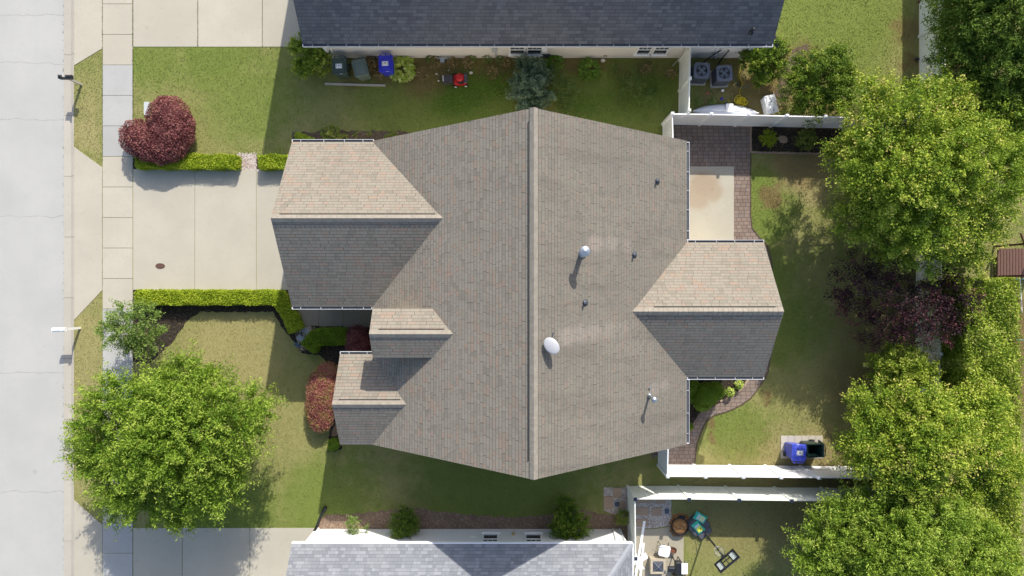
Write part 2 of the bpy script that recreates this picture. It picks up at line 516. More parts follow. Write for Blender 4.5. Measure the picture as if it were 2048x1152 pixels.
def sheet(poly, z):
    mb = MB()
    n = len(poly)
    ar = sum(poly[i][0] * poly[(i + 1) % n][1] - poly[(i + 1) % n][0] * poly[i][1] for i in range(n))
    if ar < 0: poly = poly[::-1]
    return mb.face([(x, y, z) for x, y in poly])

NOGRASS = []     # polygons (world xy) kept free of grass blades

# ------------------------------------------------------------------ ground, street, paving
XK = G(147, 0).x          # kerb line
ROADZ = -.12
g = MB()
g.face([(XK, -300, -.02), (300, -300, -.02), (300, 300, -.02), (XK, 300, -.02)])
g.face([(XK, -300, ROADZ - .02), (XK, -300, -.02), (XK, 300, -.02), (XK, 300, ROADZ - .02)])
g.face([(-300, -300, ROADZ - .02), (XK, -300, ROADZ - .02), (XK, 300, ROADZ - .02), (-300, 300, ROADZ - .02)])
for i, f in enumerate(g.f): pass
struct('ground', g, GRASS)
lawn = MB()
lawn.face([(XK + .01, -60, 0), (60, -60, 0), (60, 60, 0), (XK + .01, 60, 0)])
struct('lawn', lawn, GRASS)
rd = MB().face([(-33, -80, ROADZ), (G(123, 0).x + .04, -80, ROADZ), (G(123, 0).x + .04, 80, ROADZ), (-33, 80, ROADZ)])
struct('road', rd, ROAD)
# gutter pan and rolled kerb, cast in lengths
kb = MB()
x0, x1, x2, x3 = G(123, 0).x + .05, G(140, 0).x, G(143.5, 0).x, G(148, 0).x
yy = 30.
segs = []
while yy > -30:
    L = 3.05
    segs.append((yy, yy - L + .015)); yy -= L
for a, b in segs:
    pr = [(x0, ROADZ - .1), (x0, ROADZ + .012), (x1, ROADZ + .004), (x2, -.01), (x2 + .05, .018), (x3, .02), (x3, -.1)]
    vs = [(x, a, z) for x, z in pr] + [(x, b, z) for x, z in pr]
    n = len(pr)
    kb.raw(vs, [(i, i + 1, n + i + 1, n + i) for i in range(n - 1)] + [tuple(range(n - 1, -1, -1)), tuple(range(n, 2 * n))])
struct('kerb', kb, CPAN)

def slabs(name, rects, mat, z=.02, gap=.022):
    mb = MB()
    for r in rects:
        if len(r) == 4 and not isinstance(r[0], tuple):
            a, b = G(r[0], r[1]), G(r[2], r[3])
            mb.prism([(a.x + gap / 2, a.y - gap / 2), (b.x - gap / 2, a.y - gap / 2), (b.x - gap / 2, b.y + gap / 2), (a.x + gap / 2, b.y + gap / 2)], -.05, z + random.uniform(-.003, .003))
        else:
            mb.prism(GP(r), -.05, z)
    return struct(name, mb, mat)
ys = [8 + 61 * i for i in range(-5, 26)]
tan_r, gry_r = [], []
for a, b in zip(ys[:-1], ys[1:]):
    (gry_r if (130 <= a < 300 or 600 < a < 760 or a > 1040) else tan_r).append((205.5, a, 266, b))
slabs('sidewalk', tan_r, CT)
slabs('grey_sidewalk', gry_r, CG)
NOGRASS += [GP([(205, -400), (266, -400), (266, 1500), (205, 1500)])]
drv = [(266.5, 338, 390, 580), (390, 338, 513, 580), (513, 338, 600, 580),
       (266.5, -200, 396, 94), (396, -200, 525, 94), (525, -200, 640, 94),
       (266.5, 1055.5, 365, 1300), (365, 1055.5, 500, 1300), (500, 1055.5, 640, 1300)]
slabs('driveway', drv, CT)
NOGRASS += [GP([(266, 338), (620, 338), (620, 580), (266, 580)]), GP([(266, -200), (640, -200), (640, 94), (266, 94)]), GP([(266, 1055), (640, 1055), (640, 1300), (266, 1300)])]
ap = [[(148.5, -200), (205, -200), (205, 97), (148.5, 131)],
      [(148.5, 294), (205, 335), (205, 580), (148.5, 640)],
      [(148.5, 1000), (205, 1050), (205, 1400), (148.5, 1400)]]
slabs('driveway_apron', ap, CT)
NOGRASS += [GP(p) for p in ap]
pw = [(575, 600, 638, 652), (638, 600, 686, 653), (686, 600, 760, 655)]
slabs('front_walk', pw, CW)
NOGRASS += [GP([(575, 600), (760, 600), (760, 656), (575, 652)])]
# mulch and straw beds
beds = {
    'mulch_bed': (MULCH, [[(266, 318), (474, 318), (474, 339), (266, 339)], [(512, 318), (576, 318), (578, 339), (512, 339)],
                         [(266, 578), (578, 578), (600, 640), (615, 690), (600, 700), (565, 655), (545, 624), (400, 624), (375, 640), (345, 685), (300, 725), (266, 725)],
                         [(592, 640), (760, 652), (760, 720), (690, 716), (684, 900), (655, 905), (668, 740), (640, 712), (600, 705)],
                         [(1375, 752), (1500, 752), (1470, 790), (1448, 806), (1410, 820), (1392, 845), (1384, 880), (1372, 885)]]),
    'back_mulch_bed': (MULCH, [[(1503, 250), (1720, 258), (1720, 345), (1690, 334), (1640, 306), (1503, 303)]]),
    'side_bed': (MULCHB, [[(585, 266), (640, 262), (690, 262), (800, 262), (840, 268), (840, 300), (585, 300)]]),
    'pine_straw_bed': (STRAW, [[(638, 1040), (650, 1030), (720, 1026), (790, 1019), (840, 1016), (900, 1026), (1000, 1034), (1090, 1030), (1150, 1020), (1235, 1030), (1262, 1040), (1262, 1080), (632, 1080)]]),
    'leaf_litter': (MULCHB, [[(1560, 150), (1590, 95), (1620, 90), (1590, 150), (1575, 200), (1560, 215), (1540, 215)]]),
}
for nm, (mt, polys) in beds.items():
    mb = MB()
    for p in polys:
        q = jag(GP(p), .035 if nm == 'mulch_bed' else .06, .12)
        mb.raw([(x, y, .008) for x, y in q], [])
        k = len(mb.v) - len(q)
        ar = sum(q[i][0] * q[(i + 1) % len(q)][1] - q[(i + 1) % len(q)][0] * q[i][1] for i in range(len(q)))
        idx = tuple(range(k, k + len(q)))
        mb.f.append(idx if ar > 0 else idx[::-1])
        NOGRASS.append(q)
    struct(nm, mb, mt)
# back patio: pavers, slab and curved walks
pv = [(1343, 247), (1500, 250), (1500, 425), (1502, 450), (1508, 463), (1518, 475), (1532, 490), (1541, 520), (1542, 560), (1560, 620), (1548, 690), (1541, 720), (1535, 745), (1520, 770),
      (1500, 796), (1480, 810), (1455, 822), (1430, 828), (1412, 840), (1402, 860), (1393, 885), (1388, 930), (1330, 930), (1330, 903), (1303, 918), (1303, 870), (1372, 868), (1390, 840), (1402, 822),
      (1440, 806), (1475, 788), (1492, 768), (1498, 740), (1380, 700), (1330, 500), (1343, 480)]
mb = sheet(GP(pv), .012)
struct('paver_walk', mb, PAVER)
NOGRASS.append(GP(pv))
slabs('patio_slab', [(1360, 333, 1467.5, 500)], CPATIO, .022, 0.)
# soldier edge of the walk and bed edging
def edging(name, pts, mat, w=.09, h=.05, L=.2):
    mb = MB()
    P = [G(*p) for p in pts]
    for a, b in zip(P[:-1], P[1:]):
        d = b - a; n = max(1, int(d.length / L)); ang = math.atan2(d.y, d.x)
        for i in range(n):
            c = a.lerp(b, (i + .5) / n)
            mb.box((c.x + random.uniform(-.008, .008), c.y + random.uniform(-.008, .008), h / 2), (d.length / n - .015, w, h + random.uniform(-.01, .01)), ang + random.uniform(-.05, .05))
    return struct(name, mb, mat)
edging('bed_edging', [(1501, 252), (1501, 305), (1560, 306), (1640, 308), (1665, 318), (1692, 334)], plain('edging_stone', (150, 128, 112), .9, .25, 12., .3))
EDARK = plain('edging_dark', (84, 70, 60), .9, .2, 12.)
edging('walk_edging', [(1501, 306), (1501, 430), (1504, 456), (1518, 474), (1534, 490), (1543, 520), (1544, 565)], EDARK, .05, .03)
edging('curved_walk_edging', [(1541, 700), (1536, 745), (1521, 771), (1501, 797), (1481, 811), (1455, 823), (1430, 830), (1413, 842), (1403, 862), (1394, 887), (1389, 928)], EDARK, .05, .03)
edging('inner_walk_edging', [(1497, 757), (1488, 772), (1470, 788), (1440, 803)], plain('edging_pale', (160, 140, 122), .9, .25, 12., .3), .08, .05)
# stepping stones and gravel
def rocks(name, poly, n, r0, r1, mat, z=0.01, kind='stuff', label='loose pink and grey gravel'):
    pg = GP(poly)
    xs = [p[0] for p in pg]; ys_ = [p[1] for p in pg]
    P = np.stack([rng.uniform(min(xs), max(xs), n * 3), rng.uniform(min(ys_), max(ys_), n * 3)], 1)
    P = P[inpoly(P, pg)][:n]
    base = np.array([(1, 0, 0), (.3, .95, 0), (-.8, .6, 0), (-.8, -.6, 0), (.3, -.95, 0), (0, 0, 1)], float)
    F0 = np.array([(0, 1, 5), (1, 2, 5), (2, 3, 5), (3, 4, 5), (4, 0, 5)])
    V, F = [], []
    for i, p in enumerate(P):
        a = rng.uniform(0, 6.28); r = rng.uniform(r0, r1)
        R = np.array([[math.cos(a), -math.sin(a), 0], [math.sin(a), math.cos(a), 0], [0, 0, 1]])
        q = (base * rng.uniform(.7, 1.2, (6, 1)) * r) @ R.T
        q[:, 2] *= .7
        V.append(q + [p[0], p[1], z]); F.append(F0 + 6 * i)
    me = np_mesh(name, np.concatenate(V), np.concatenate(F), [mat])
    o = bpy.data.objects.new(name, me); COL.objects.link(o)
    return tag(o, label, 'gravel', None, 'stuff')
tp = NT('pebbles')
isl = tp.n('NewGeometry').outputs['Random Per Island']
PEB = tp.bsdf(tp.ramp(isl, [(0, (.20, .15, .13)), (.3, (.38, .28, .24)), (.6, (.46, .40, .36)), (.85, (.6, .56, .52)), (1, (.25, .22, .21))]), .8)
tp = NT('white_pebbles')
isl = tp.n('NewGeometry').outputs['Random Per Island']
PEBW = tp.bsdf(tp.ramp(isl, [(0, (.22, .19, .17)), (.4, (.40, .36, .33)), (.8, (.58, .55, .52)), (1, (.70, .68, .66))]), .8)
for nm, poly, mt in (('gravel_bed', [(474, 308), (513, 308), (513, 339), (474, 339)], GRAV),
                     ('flagstone_bed', [(588, 662), (612, 650), (632, 655), (612, 700), (600, 704)], MULCHB),
                     ('gravel_path', [(1208, 975), (1254, 975), (1254, 1040), (1206, 1020)], GRAV),
                     ('gravel_patio', [(1258, 996), (1342, 996), (1343, 1050), (1310, 1056), (1258, 1058)], GRAV)):
    struct(nm, sheet(GP(poly), .010), mt); NOGRASS.append(GP(poly))
rocks('gravel', [(474, 306), (513, 306), (513, 341), (474, 341)], 420, .018, .045, PEB, label='pink and white pebbles filling the gap between the two hedges')
rocks('gravel', [(590, 662), (612, 650), (632, 655), (612, 700), (600, 704)], 220, .015, .035, PEB, label='pebbles around the grey flagstones by the front walk')
rocks('gravel', [(1208, 975), (1254, 975), (1254, 1040), (1208, 1020)], 500, .012, .03, PEBW, label='pale gravel around the stepping stones outside the white corner fence')
rocks('gravel', [(1258, 996), (1342, 996), (1343, 1050), (1310, 1056), (1258, 1058)], 1500, .012, .03, PEBW, label='pale gravel around the stepping stones inside the white corner fence')
def flag(pxc, pyc, w, h, rot, mat, label, grp=None):
    p = G(pxc, pyc)
    mb = MB().rbox((p.x, p.y, .02), (w, h, .05), .03, math.radians(rot))
    return tag(mb.build('stepping_stone', mat), label, 'stepping stone', grp)
FST = plain('flagstone_grey', (150, 152, 160), .85, .2, 9., .3)
FBR = plain('flagstone_tan', (158, 136, 116), .85, .2, 9., .3)
FBL = plain('slate_blue', (66, 82, 104), .7, .2, 9., .3)
flag(612, 661, .42, .30, -35, FST, 'grey flagstone nearest the shaded front walk', 'grey flagstones by the front walk')
flag(602, 677, .42, .28, -38, FST, 'middle grey flagstone between the two hedge ends', 'grey flagstones by the front walk')
flag(595, 690, .32, .17, -35, FBL, 'small bluish flagstone at the lawn end of the front stones', 'grey flagstones by the front walk')
G1 = 'stepping stones outside the corner fence'
for a in ((1234, 985, .42, .5, 3, FBR, 'tan stepping stone nearest the white fence corner, outside it', G1), (1216, 1005, .44, .66, -3, FBR, 'large tan stepping stone at the lawn edge outside the corner fence', G1),
          (1244, 1010, .35, .34, 8, FBR, 'small tan stepping stone against the outside of the fence', G1), (1234, 1008, .24, .2, 0, FBL, 'dark blue slate piece on gravel outside the corner fence', G1)):
    flag(*a)
G2 = 'stepping stones inside the corner fence'
for a in ((1286, 1001, .9, .22, 0, FBR, 'long tan stepping stone at the foot of the horizontal fence', G2), (1321, 1002, .5, .24, 2, FBR, 'tan stepping stone under the fence near the lawn', G2),
          (1285, 1022, .62, .4, -3, FBR, 'tan stepping stone beside the vertical fence panel', G2), (1313, 1023, .5, .4, 4, FBR, 'tan stepping stone in the middle of the gravel square', G2),
          (1284, 1045, .55, .38, 3, FBR, 'tan stepping stone at the edge of the concrete patio', G2), (1333.5, 1022, .2, .24, 3, FBL, 'dark blue slate square at the lawn side of the gravel', G2)):
    flag(*a)
slabs('neighbour_patio', [[(1258, 1058), (1310, 1058), (1345, 1052), (1367, 1066), (1367, 1300), (1258, 1300)]], CPAT2, .02)
NOGRASS.append(GP([(1258, 1058), (1367, 1058), (1367, 1300), (1258, 1300)]))
# paved pad for the bins
pad = MB(); a = G(1561, 871)
for i in range(6):
    for j in range(3):
        pad.box((a.x + .175 + i * .35, a.y - .19 - j * .38, .015), (.335, .365, .04))
pd = pad.build('bin_pad', plain('pale_paver', (176, 170, 160), .9, .15, 7., .3)); tag(pd, kind='structure')
NOGRASS.append(GP([(1560, 870), (1646, 870), (1646, 914), (1560, 914)]))

# ------------------------------------------------------------------ houses
def uvof(p, eave_dir, up):
    return (Vector(p).dot(eave_dir), Vector(p).dot(up))
def roof_plane(mb, pts, t=.14):
    """pts: 4 (or 3) corners, counter-clockwise seen from above; first two are on the eave"""
    P = [Vector(p) for p in pts]
    e = (P[1] - P[0]).normalized()
    nrm = (P[1] - P[0]).cross(P[2] - P[0]).normalized()
    up = nrm.cross(e).normalized()
    o = P[0]
    mb.face(P, [((p - o).dot(e) + 50, (p - o).dot(up) + .001) for p in P])
    D = Vector((0, 0, -t))
    Q = [p + D for p in P]
    n = len(P)
    mb.face(Q[::-1], [(0, 0)] * n)
    for i in range(n):
        mb.face([P[i], Q[i], Q[(i + 1) % n], P[(i + 1) % n]], [(0, 0)] * 4)

def caps(mt, par, a, b, slope_l, slope_r, w=.15, L=.2, lift=.025):
    """ridge cap shingles between a and b; slope_l/r = drop per metre on either side"""
    mb = MB()
    a, b = Vector(a), Vector(b)
    d = b - a; n = max(1, int(d.length / L)); d.normalize()
    s = Vector((d.y, -d.x, 0)).normalized()
    step = (b - a).length / n
    for i in range(n):
        p = a + d * (i * step); q = a + d * ((i + 1) * step + .02)
        up0, up1 = Vector((0, 0, lift * .45)), Vector((0, 0, lift))
        for sg, sl in ((1, slope_r), (-1, slope_l)):
            dn = s * sg * w + Vector((0, 0, -sl * w))
            f = [p + up0, p + up0 + dn, q + up1 + dn, q + up1]
            if sg < 0: f = f[::-1]
            mb.face(f)
        mb.face([q + up1, q + up1 + s * w + Vector((0, 0, -slope_r * w)), q + s * w + Vector((0, 0, -slope_r * w - .02)), q])
        mb.face([q, q - s * w + Vector((0, 0, -slope_l * w - .02)), q + up1 - s * w + Vector((0, 0, -slope_l * w)), q + up1])
    mb.build('ridge_cap', mt, par)

GUTM = plain('gutter_white', (186, 188, 192), .5, .1, 3.)
def gutter(parent, a, b, out, z):
    """gutter between plan points a,b at height z; out = outward unit vector"""
    a = Vector((a[0], a[1], z)); b = Vector((b[0], b[1], z)); o = Vector((out[0], out[1], 0))
    d = (b - a); L = d.length; d.normalize()
    def pr(w0, w1, z0, z1):
        m = MB()
        vs = []
        for p in (a, b):
            for w, zz in ((w0, z0), (w1, z0), (w1, z1), (w0, z1)): vs.append(p + o * w + Vector((0, 0, zz)))
        m.raw(vs, [(0, 1, 2, 3), (7, 6, 5, 4), (0, 4, 5, 1), (1, 5, 6, 2), (2, 6, 7, 3), (3, 7, 4, 0)])
        return m
    gt = pr(.088, .108, -.12, .0).build('gutter', GUTM, parent)
    pr(-.01, .08, -.12, -.06).build('gutter_trough', DARKGUT, gt)
    n = max(2, int(L / .75))
    ang = math.atan2(d.y, d.x)
    for i in range(n):
        c = a + d * (L * (i + .5) / n + random.uniform(-.08, .08)) + o * .04
        MB().box((c.x, c.y, z - .005), (.025, .08, .012), ang).build('gutter_hanger', GUTM, gt)
    for p, sg in ((a, 1), (b, -1)):
        c = p + o * .05 + d * .01 * sg; MB().box((c.x, c.y, z - .055), (.02, .11, .12), ang).build('gutter_cap', WHITE, gt)
    return gt

def window(parent, c, w, h, n_out, frame=WHITE, cols=2, rows=2, pic=GLASS):
    """window in a wall; c centre point on wall face, n_out outward normal in plan"""
    c = Vector(c); o = Vector((n_out[0], n_out[1], 0)); s = Vector((-o.y, o.x, 0))
    ang = math.atan2(s.y, s.x)
    f = MB()
    t = .07
    for sg in (-1, 1):
        p = c + s * sg * (w / 2 + t / 2) + o * .03; f.box(p, (t, .06, h + 2 * t), ang)
        p = c + Vector((0, 0, sg * (h / 2 + t / 2))) + o * .032; f.box(p, (w, .064, t), ang)
    p = c + Vector((0, 0, -h / 2 - t - .02)) + o * .055; f.box(p, (w + .24, .11, .04), ang)
    p = c + o * .03; f.box(p, (w, .05, .05), ang)
    fr = f.build('window', frame, parent)
    g = MB()
    for zz in (-h / 4 - .01, h / 4 + .01):
        g.box(c + Vector((0, 0, zz)) + o * .012, (w, .012, h / 2 - .03), ang)
    g.build('pane', pic, fr)
    m = MB()
    for i in range(1, cols): m.box(c + s * (-w / 2 + w * i / cols) + o * .026 + Vector((0, 0, h / 4)), (.022, .016, h / 2 - .05), ang)
    for j in range(1, rows): m.box(c + o * .024 + Vector((0, 0, h * j / (2 * rows))), (w, .012, .022), ang)
    m.build('muntin', frame, fr)
    return fr

def downspout(parent, pts, mat=WHITE, r=.045):
    return MB().tube(pts, r, 6).build('downspout', mat, parent)

# --- main house
HE = 3.5
HX0, HX1 = -6.16, G(1374, 0).x * (1 - HE / H)
RX, RZ = .79, 8.35
YT, YB = 6.50, -6.92
RXR = HX1; slope = (RZ - HE) / (RXR - RX)
SL = (RZ - HE) / (RX - HX0)
house = thing('house', 'central single-storey house with brown shingle roof, front garage gable and long vertical ridge', 'house', (RX, 0, 0))
body = MB()
body.prism([(HX0 + .45, YB + .3), (HX1 - .45, YB + .3), (HX1 - .45, YT - .3), (HX0 + .45, YT - .3)], 0, HE - .05)
# gable ends of the main roof
for y0, y1 in ((YB + .3, YB + .45), (YT - .45, YT - .3)):
    body.raw([(HX0 + .45, y0, HE - .06), (HX1 - .45, y0, HE - .06), (RX, y0, RZ - .45), (HX0 + .45, y1, HE - .06), (HX1 - .45, y1, HE - .06), (RX, y1, RZ - .45)],
             [(0, 1, 2), (5, 4, 3), (0, 3, 4, 1), (1, 4, 5, 2), (2, 5, 3, 0)])
GX0 = G(584, 0).x * (1 - HE / H); GZ = 5.84; GY1, GY0 = 6.46, G(0, 614).y * (1 - HE / H); GYC = (GY0 + GY1) / 2
FX0 = G(680, 0).x * (1 - HE / H); FZ = 4.67; FY1, FY0 = G(0, 708).y * (1 - HE / H), YB; FYC = (FY0 + FY1) / 2
BX1 = G(1528, 0).x * (1 - HE / H); BZ = 5.45; BY1, BY0 = G(0, 484.5).y * (1 - HE / H), G(0, 754.5).y * (1 - HE / H); BYC = (BY0 + BY1) / 2
EX0 = -5.68; EZ = 6.15; EE = 5.53; EYC = -1.83; EY1, EY0 = EYC + 1.0, EYC - 1.02
def gbody(x0, x1, y0, y1, ze, zr, yc, face_x):
    body.prism([(x0, y0 + .3), (x1, y0 + .3), (x1, y1 - .3), (x0, y1 - .3)], 0, ze - .05)
    f0, f1 = (face_x, face_x + .15) if face_x == x0 else (face_x - .15, face_x)
    k = (zr - ze) / ((y1 - y0) / 2)
    body.raw([(f0, y0 + .3, ze - .06), (f0, y1 - .3, ze - .06), (f0, yc, zr - .3), (f1, y0 + .3, ze - .06), (f1, y1 - .3, ze - .06), (f1, yc, zr - .3)],
             [(2, 1, 0), (3, 4, 5), (1, 4, 3, 0), (2, 5, 4, 1), (0, 3, 5, 2)])
gbody(GX0 + .3, HX0 + 2, GY0, GY1 - .01, HE, GZ, GYC, GX0 + .3)
gbody(FX0 + .3, HX0 + 2, FY0 + .01, FY1, HE, FZ, FYC, FX0 + .3)
gbody(HX1 - 2, BX1 - .3, BY0, BY1, HE, BZ, BYC, BX1 - .3)
body.build('wall', SIDE_MAIN, house)
eb = MB()
eb.prism([(EX0 + .25, EY0 + .15), (EX0 + 2.6, EY0 + .15), (EX0 + 2.6, EY1 - .15), (EX0 + .25, EY1 - .15)], 3.0, EE - .05)
eb.raw([(EX0 + .25, EY0 + .15, EE - .06), (EX0 + .25, EY1 - .15, EE - .06), (EX0 + .25, EYC, EZ - .2), (EX0 + .4, EY0 + .15, EE - .06), (EX0 + .4, EY1 - .15, EE - .06), (EX0 + .4, EYC, EZ - .2)],
       [(2, 1, 0), (3, 4, 5), (1, 4, 3, 0), (2, 5, 4, 1), (0, 3, 5, 2)])
eb.build('porch_wall', SIDE_MAIN, house)
rf = MB()
roof_plane(rf, [(HX0, YT, HE), (HX0, YB, HE), (RX, YB, RZ), (RX, YT, RZ)])
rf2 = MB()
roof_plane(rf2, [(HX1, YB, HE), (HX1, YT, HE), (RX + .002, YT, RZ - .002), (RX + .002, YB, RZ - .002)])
def gable_roof(rf, x_open, x_in, y0, y1, ze, zr, yc):
    if x_open < x_in:
        roof_plane(rf, [(x_in, y1, ze), (x_open, y1, ze), (x_open, yc, zr), (x_in, yc, zr)], .13)
        roof_plane(rf, [(x_open, y0, ze), (x_in, y0, ze), (x_in, yc, zr), (x_open, yc, zr)], .13)
    else:
        roof_plane(rf, [(x_open, y1, ze), (x_in, y1, ze), (x_in, yc, zr), (x_open, yc, zr)], .13)
        roof_plane(rf, [(x_in, y0, ze), (x_open, y0, ze), (x_open, yc, zr), (x_in, yc, zr)], .13)
xr = lambda z: RX - (RZ - z) / SL          # where the left slope reaches height z
xrr = lambda z: RX + (RZ - z) / slope
def gable_cut(rf, x_open, y0, y1, ze, zr, yc, fn):
    """each face trimmed at its valley with the main slope"""
    e = fn(ze); r = fn(zr)
    if x_open < e:
        roof_plane(rf, [(e + .03, y1, ze), (x_open, y1, ze), (x_open, yc, zr), (r + .03, yc, zr)], .13)
        roof_plane(rf, [(x_open, y0, ze), (e + .03, y0, ze), (r + .03, yc, zr), (x_open, yc, zr)], .13)
    else:
        roof_plane(rf, [(x_open, y1, ze), (e - .03, y1, ze), (r - .03, yc, zr), (x_open, yc, zr)], .13)
        roof_plane(rf, [(e - .03, y0, ze), (x_open, y0, ze), (x_open, yc, zr), (r - .03, yc, zr)], .13)
gable_cut(rf, GX0, GY0, GY1, HE, GZ, GYC, xr)
gable_cut(rf, FX0, FY0, FY1, HE, FZ, FYC, xr)
gable_cut(rf, EX0, EY0, EY1, EE, EZ, EYC, xr)
gable_cut(rf, BX1, BY0, BY1, HE, BZ, BYC, xrr)
roof = rf.build('roof', SH_MAIN, house)
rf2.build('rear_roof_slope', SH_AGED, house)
kG = (GZ - HE) / (GY1 - GYC); kF = (FZ - HE) / (FY1 - FYC); kE = (EZ - EE) / (EY1 - EYC); kB = (BZ - HE) / (BY1 - BYC)
caps(CAP_BR, roof, (RX, YB, RZ + .01), (RX, YT, RZ + .01), SL, slope)
caps(CAP_BR, roof, (GX0, GYC, GZ), (xr(GZ) + .15, GYC, GZ), kG, kG)
caps(CAP_BR, roof, (FX0, FYC, FZ), (xr(FZ) + .12, FYC, FZ), kF, kF)
caps(CAP_BR, roof, (EX0, EYC, EZ), (xr(EZ) + .12, EYC, EZ), kE, kE)
caps(CAP_BR, roof, (BX1, BYC, BZ), (xrr(BZ) - .15, BYC, BZ), kB, kB)
# ridge vents: dark slots under the caps
MB().box((RX - .20, (YB + YT) / 2 + .1, RZ - .20 * SL + .012), (.03, YT - YB - 1.1, .03)).build('ridge_vent', BLACK, roof)
MB().box(((GX0 + xr(GZ)) / 2, GYC + .19, GZ - .19 * kG + .012), (xr(GZ) - GX0 - .6, .025, .03)).build('ridge_vent', BLACK, roof)
MB().box(((FX0 + xr(FZ)) / 2, FYC + .19, FZ - .19 * kF + .012), (xr(FZ) - FX0 - .5, .025, .03)).build('ridge_vent', BLACK, roof)
MB().box(((EX0 + xr(EZ)) / 2, EYC + .19, EZ - .19 * kE + .012), (xr(EZ) - EX0 - .7, .025, .03)).build('ridge_vent', BLACK, roof)
MB().box(((BX1 + xrr(BZ)) / 2 + .3, BYC + .19, BZ - .19 * kB + .012), (BX1 - xrr(BZ) - 1.2, .025, .03)).build('ridge_vent', BLACK, roof)
# white rake boards and fascias
def rake(a, b, o, t=.03, h=.17):
    fs = MB()
    a, b, o = Vector(a), Vector(b), Vector(o)
    if t == .03: t = .007; a = a - Vector((0, 0, .02)); b = b - Vector((0, 0, .02))
    D = Vector((0, 0, -h))
    up = Vector((0, 0, .004))
    vs = [a + up * 0, b + up * 0, b + D, a + D, a + o * t, b + o * t, b + D + o * t, a + D + o * t]
    fs.raw(vs, [(0, 1, 2, 3), (7, 6, 5, 4), (0, 4, 5, 1), (1, 5, 6, 2), (2, 6, 7, 3), (3, 7, 4, 0)])
    fs.build('fascia', FASM, FASP)
FASM, FASP = WHITE, house
for y, o in ((YB, (0, -1, 0)), (YT, (0, 1, 0))):
    rake((HX0, y, HE - .01), (RX, y, RZ - .01), o); rake((HX1, y, HE - .01), (RX, y, RZ - .01), o)
for x, y0, y1, yc, ze, zr, o in ((GX0, GY0, GY1, GYC, HE, GZ, (-1, 0, 0)), (FX0, FY0, FY1, FYC, HE, FZ, (-1, 0, 0)), (EX0, EY0, EY1, EYC, EE, EZ, (-1, 0, 0)), (BX1, BY0, BY1, BYC, HE, BZ, (1, 0, 0))):
    rake((x, y0, ze - .01), (x, yc, zr - .01), o); rake((x, y1, ze - .01), (x, yc, zr - .01), o)
gutter(house, (GX0, GY1), (xr(HE) + .05, GY1), (0, 1), HE)
gutter(house, (GX0, GY0), (xr(HE) - .02, GY0), (0, -1), HE)
gutter(house, (FX0, FY1), (EX0 + .35, FY1), (0, 1), HE)
gutter(house, (HX1, BY1 + .1), (HX1, YT - .05), (1, 0), HE)
gutter(house, (HX1, YB + .05), (HX1, BY0 - .1), (1, 0), HE)
gutter(house, (HX1 + .02, BY1), (BX1, BY1), (0, 1), HE)
gutter(house, (HX1 + .02, BY0), (BX1, BY0), (0, -1), HE)
MB().box((GX0 + .27, GYC - .1, 1.1), (.06, 4.9, 2.2)).build('garage_door', WHITE, house)
dr = MB().box((HX0 + .43, EYC, 1.05), (.05, .95, 2.1)).build('front_door', plain('red_door', (110, 40, 36), .5), house)
MB().lathe((HX0 + .38, EYC - .38, 1.0), [(.03, -.03), (.035, 0), (.03, .03)], 8).build('handle', GALV, dr)
window(house, (FX0 + .3, FYC, 1.5), 1.5, 1.4, (-1, 0), cols=4)
window(house, (BX1 - .3, BYC, 1.6), 1.8, 1.3, (1, 0), cols=4)
window(house, (HX1 - .45, 5.0, 1.5), 1.6, 1.4, (1, 0), cols=4)
window(house, (HX1 - .45, 3.0, 1.1), 1.6, 2.0, (1, 0), cols=2)
window(house, (2.5, YT - .3, 1.6), 1.2, 1.3, (0, 1))
window(house, (-2.0, YB + .3, 1.6), 1.2, 1.3, (0, -1))
downspout(house, [(HX1 + .05, BY1 + .12, HE - .1), (HX1 - .38, BY1 + .12, HE - .45), (HX1 - .38, BY1 + .12, .1)])
downspout(house, [(GX0 + .2, GY0 - .05, HE - .1), (GX0 + .35, GY0 + .24, HE - .45), (GX0 + .35, GY0 + .24, .1)])

# where a photo pixel meets the right-hand slope of the main roof
def on_right(px, py, dz=0.):
    z = 6.
    for _ in range(30):
        X = (px - 1024) * PX * (H - z - dz) / H
        z = RZ - (X - RX) * slope
    p = G(px, py, z + dz)
    return Vector((p.x, p.y, RZ - (p.x - RX) * slope))

def small_vent(px, py, label):
    p = on_right(px, py, .15)
    r = thing('roof_vent', label, 'roof vent', p, 0, 'small plumbing vents on the main roof')
    MB().lathe(p + Vector((0, 0, -.06)), [(.15, 0), (.14, .05), (.075, .12), (.055, .16)], 14).build('flashing', DGREY, r, smooth=True)
    MB().lathe(p + Vector((0, 0, .05)), [(.04, 0), (.04, .22), (.028, .22), (.028, .1)], 12).build('pipe', GALV, r)
    return r
small_vent(1315, 361, 'small black plumbing vent nearest the top right of the brown roof')
small_vent(1269, 509, 'small plumbing vent right of the tall metal flue')
small_vent(1170, 605, 'small plumbing vent between the tall flue and the satellite dish')
def flue(px, py, label, h, r0, cap_w):
    p = on_right(px, py, 0)
    r = thing('flue', label, 'flue', p, 0, 'metal flues on the main roof')
    MB().lathe(p + Vector((0, 0, -.15)), [(r0 * 2.2, 0), (r0 * 2.1, .1), (r0 * 1.2, .28)], 16).build('flashing', GALV, r, smooth=True)
    MB().lathe(p, [(r0, 0), (r0, h)], 16).build('pipe', GALV, r, smooth=True)
    c = MB().lathe(p + Vector((0, 0, h)), [(r0 * .9, -.02), (cap_w, 0), (cap_w, .10), (cap_w * .85, .13), (.02, .17)], 18).build('cap', GALV, r)
    return r, p
flue(1163, 506, 'tall galvanised flue pipe with round cap on the brown roof right of the ridge', 1.0, .10, .20)
fl, p = flue(1298, 791, 'slim flue with white round cap low on the brown roof near the bottom eave', .85, .06, .12)
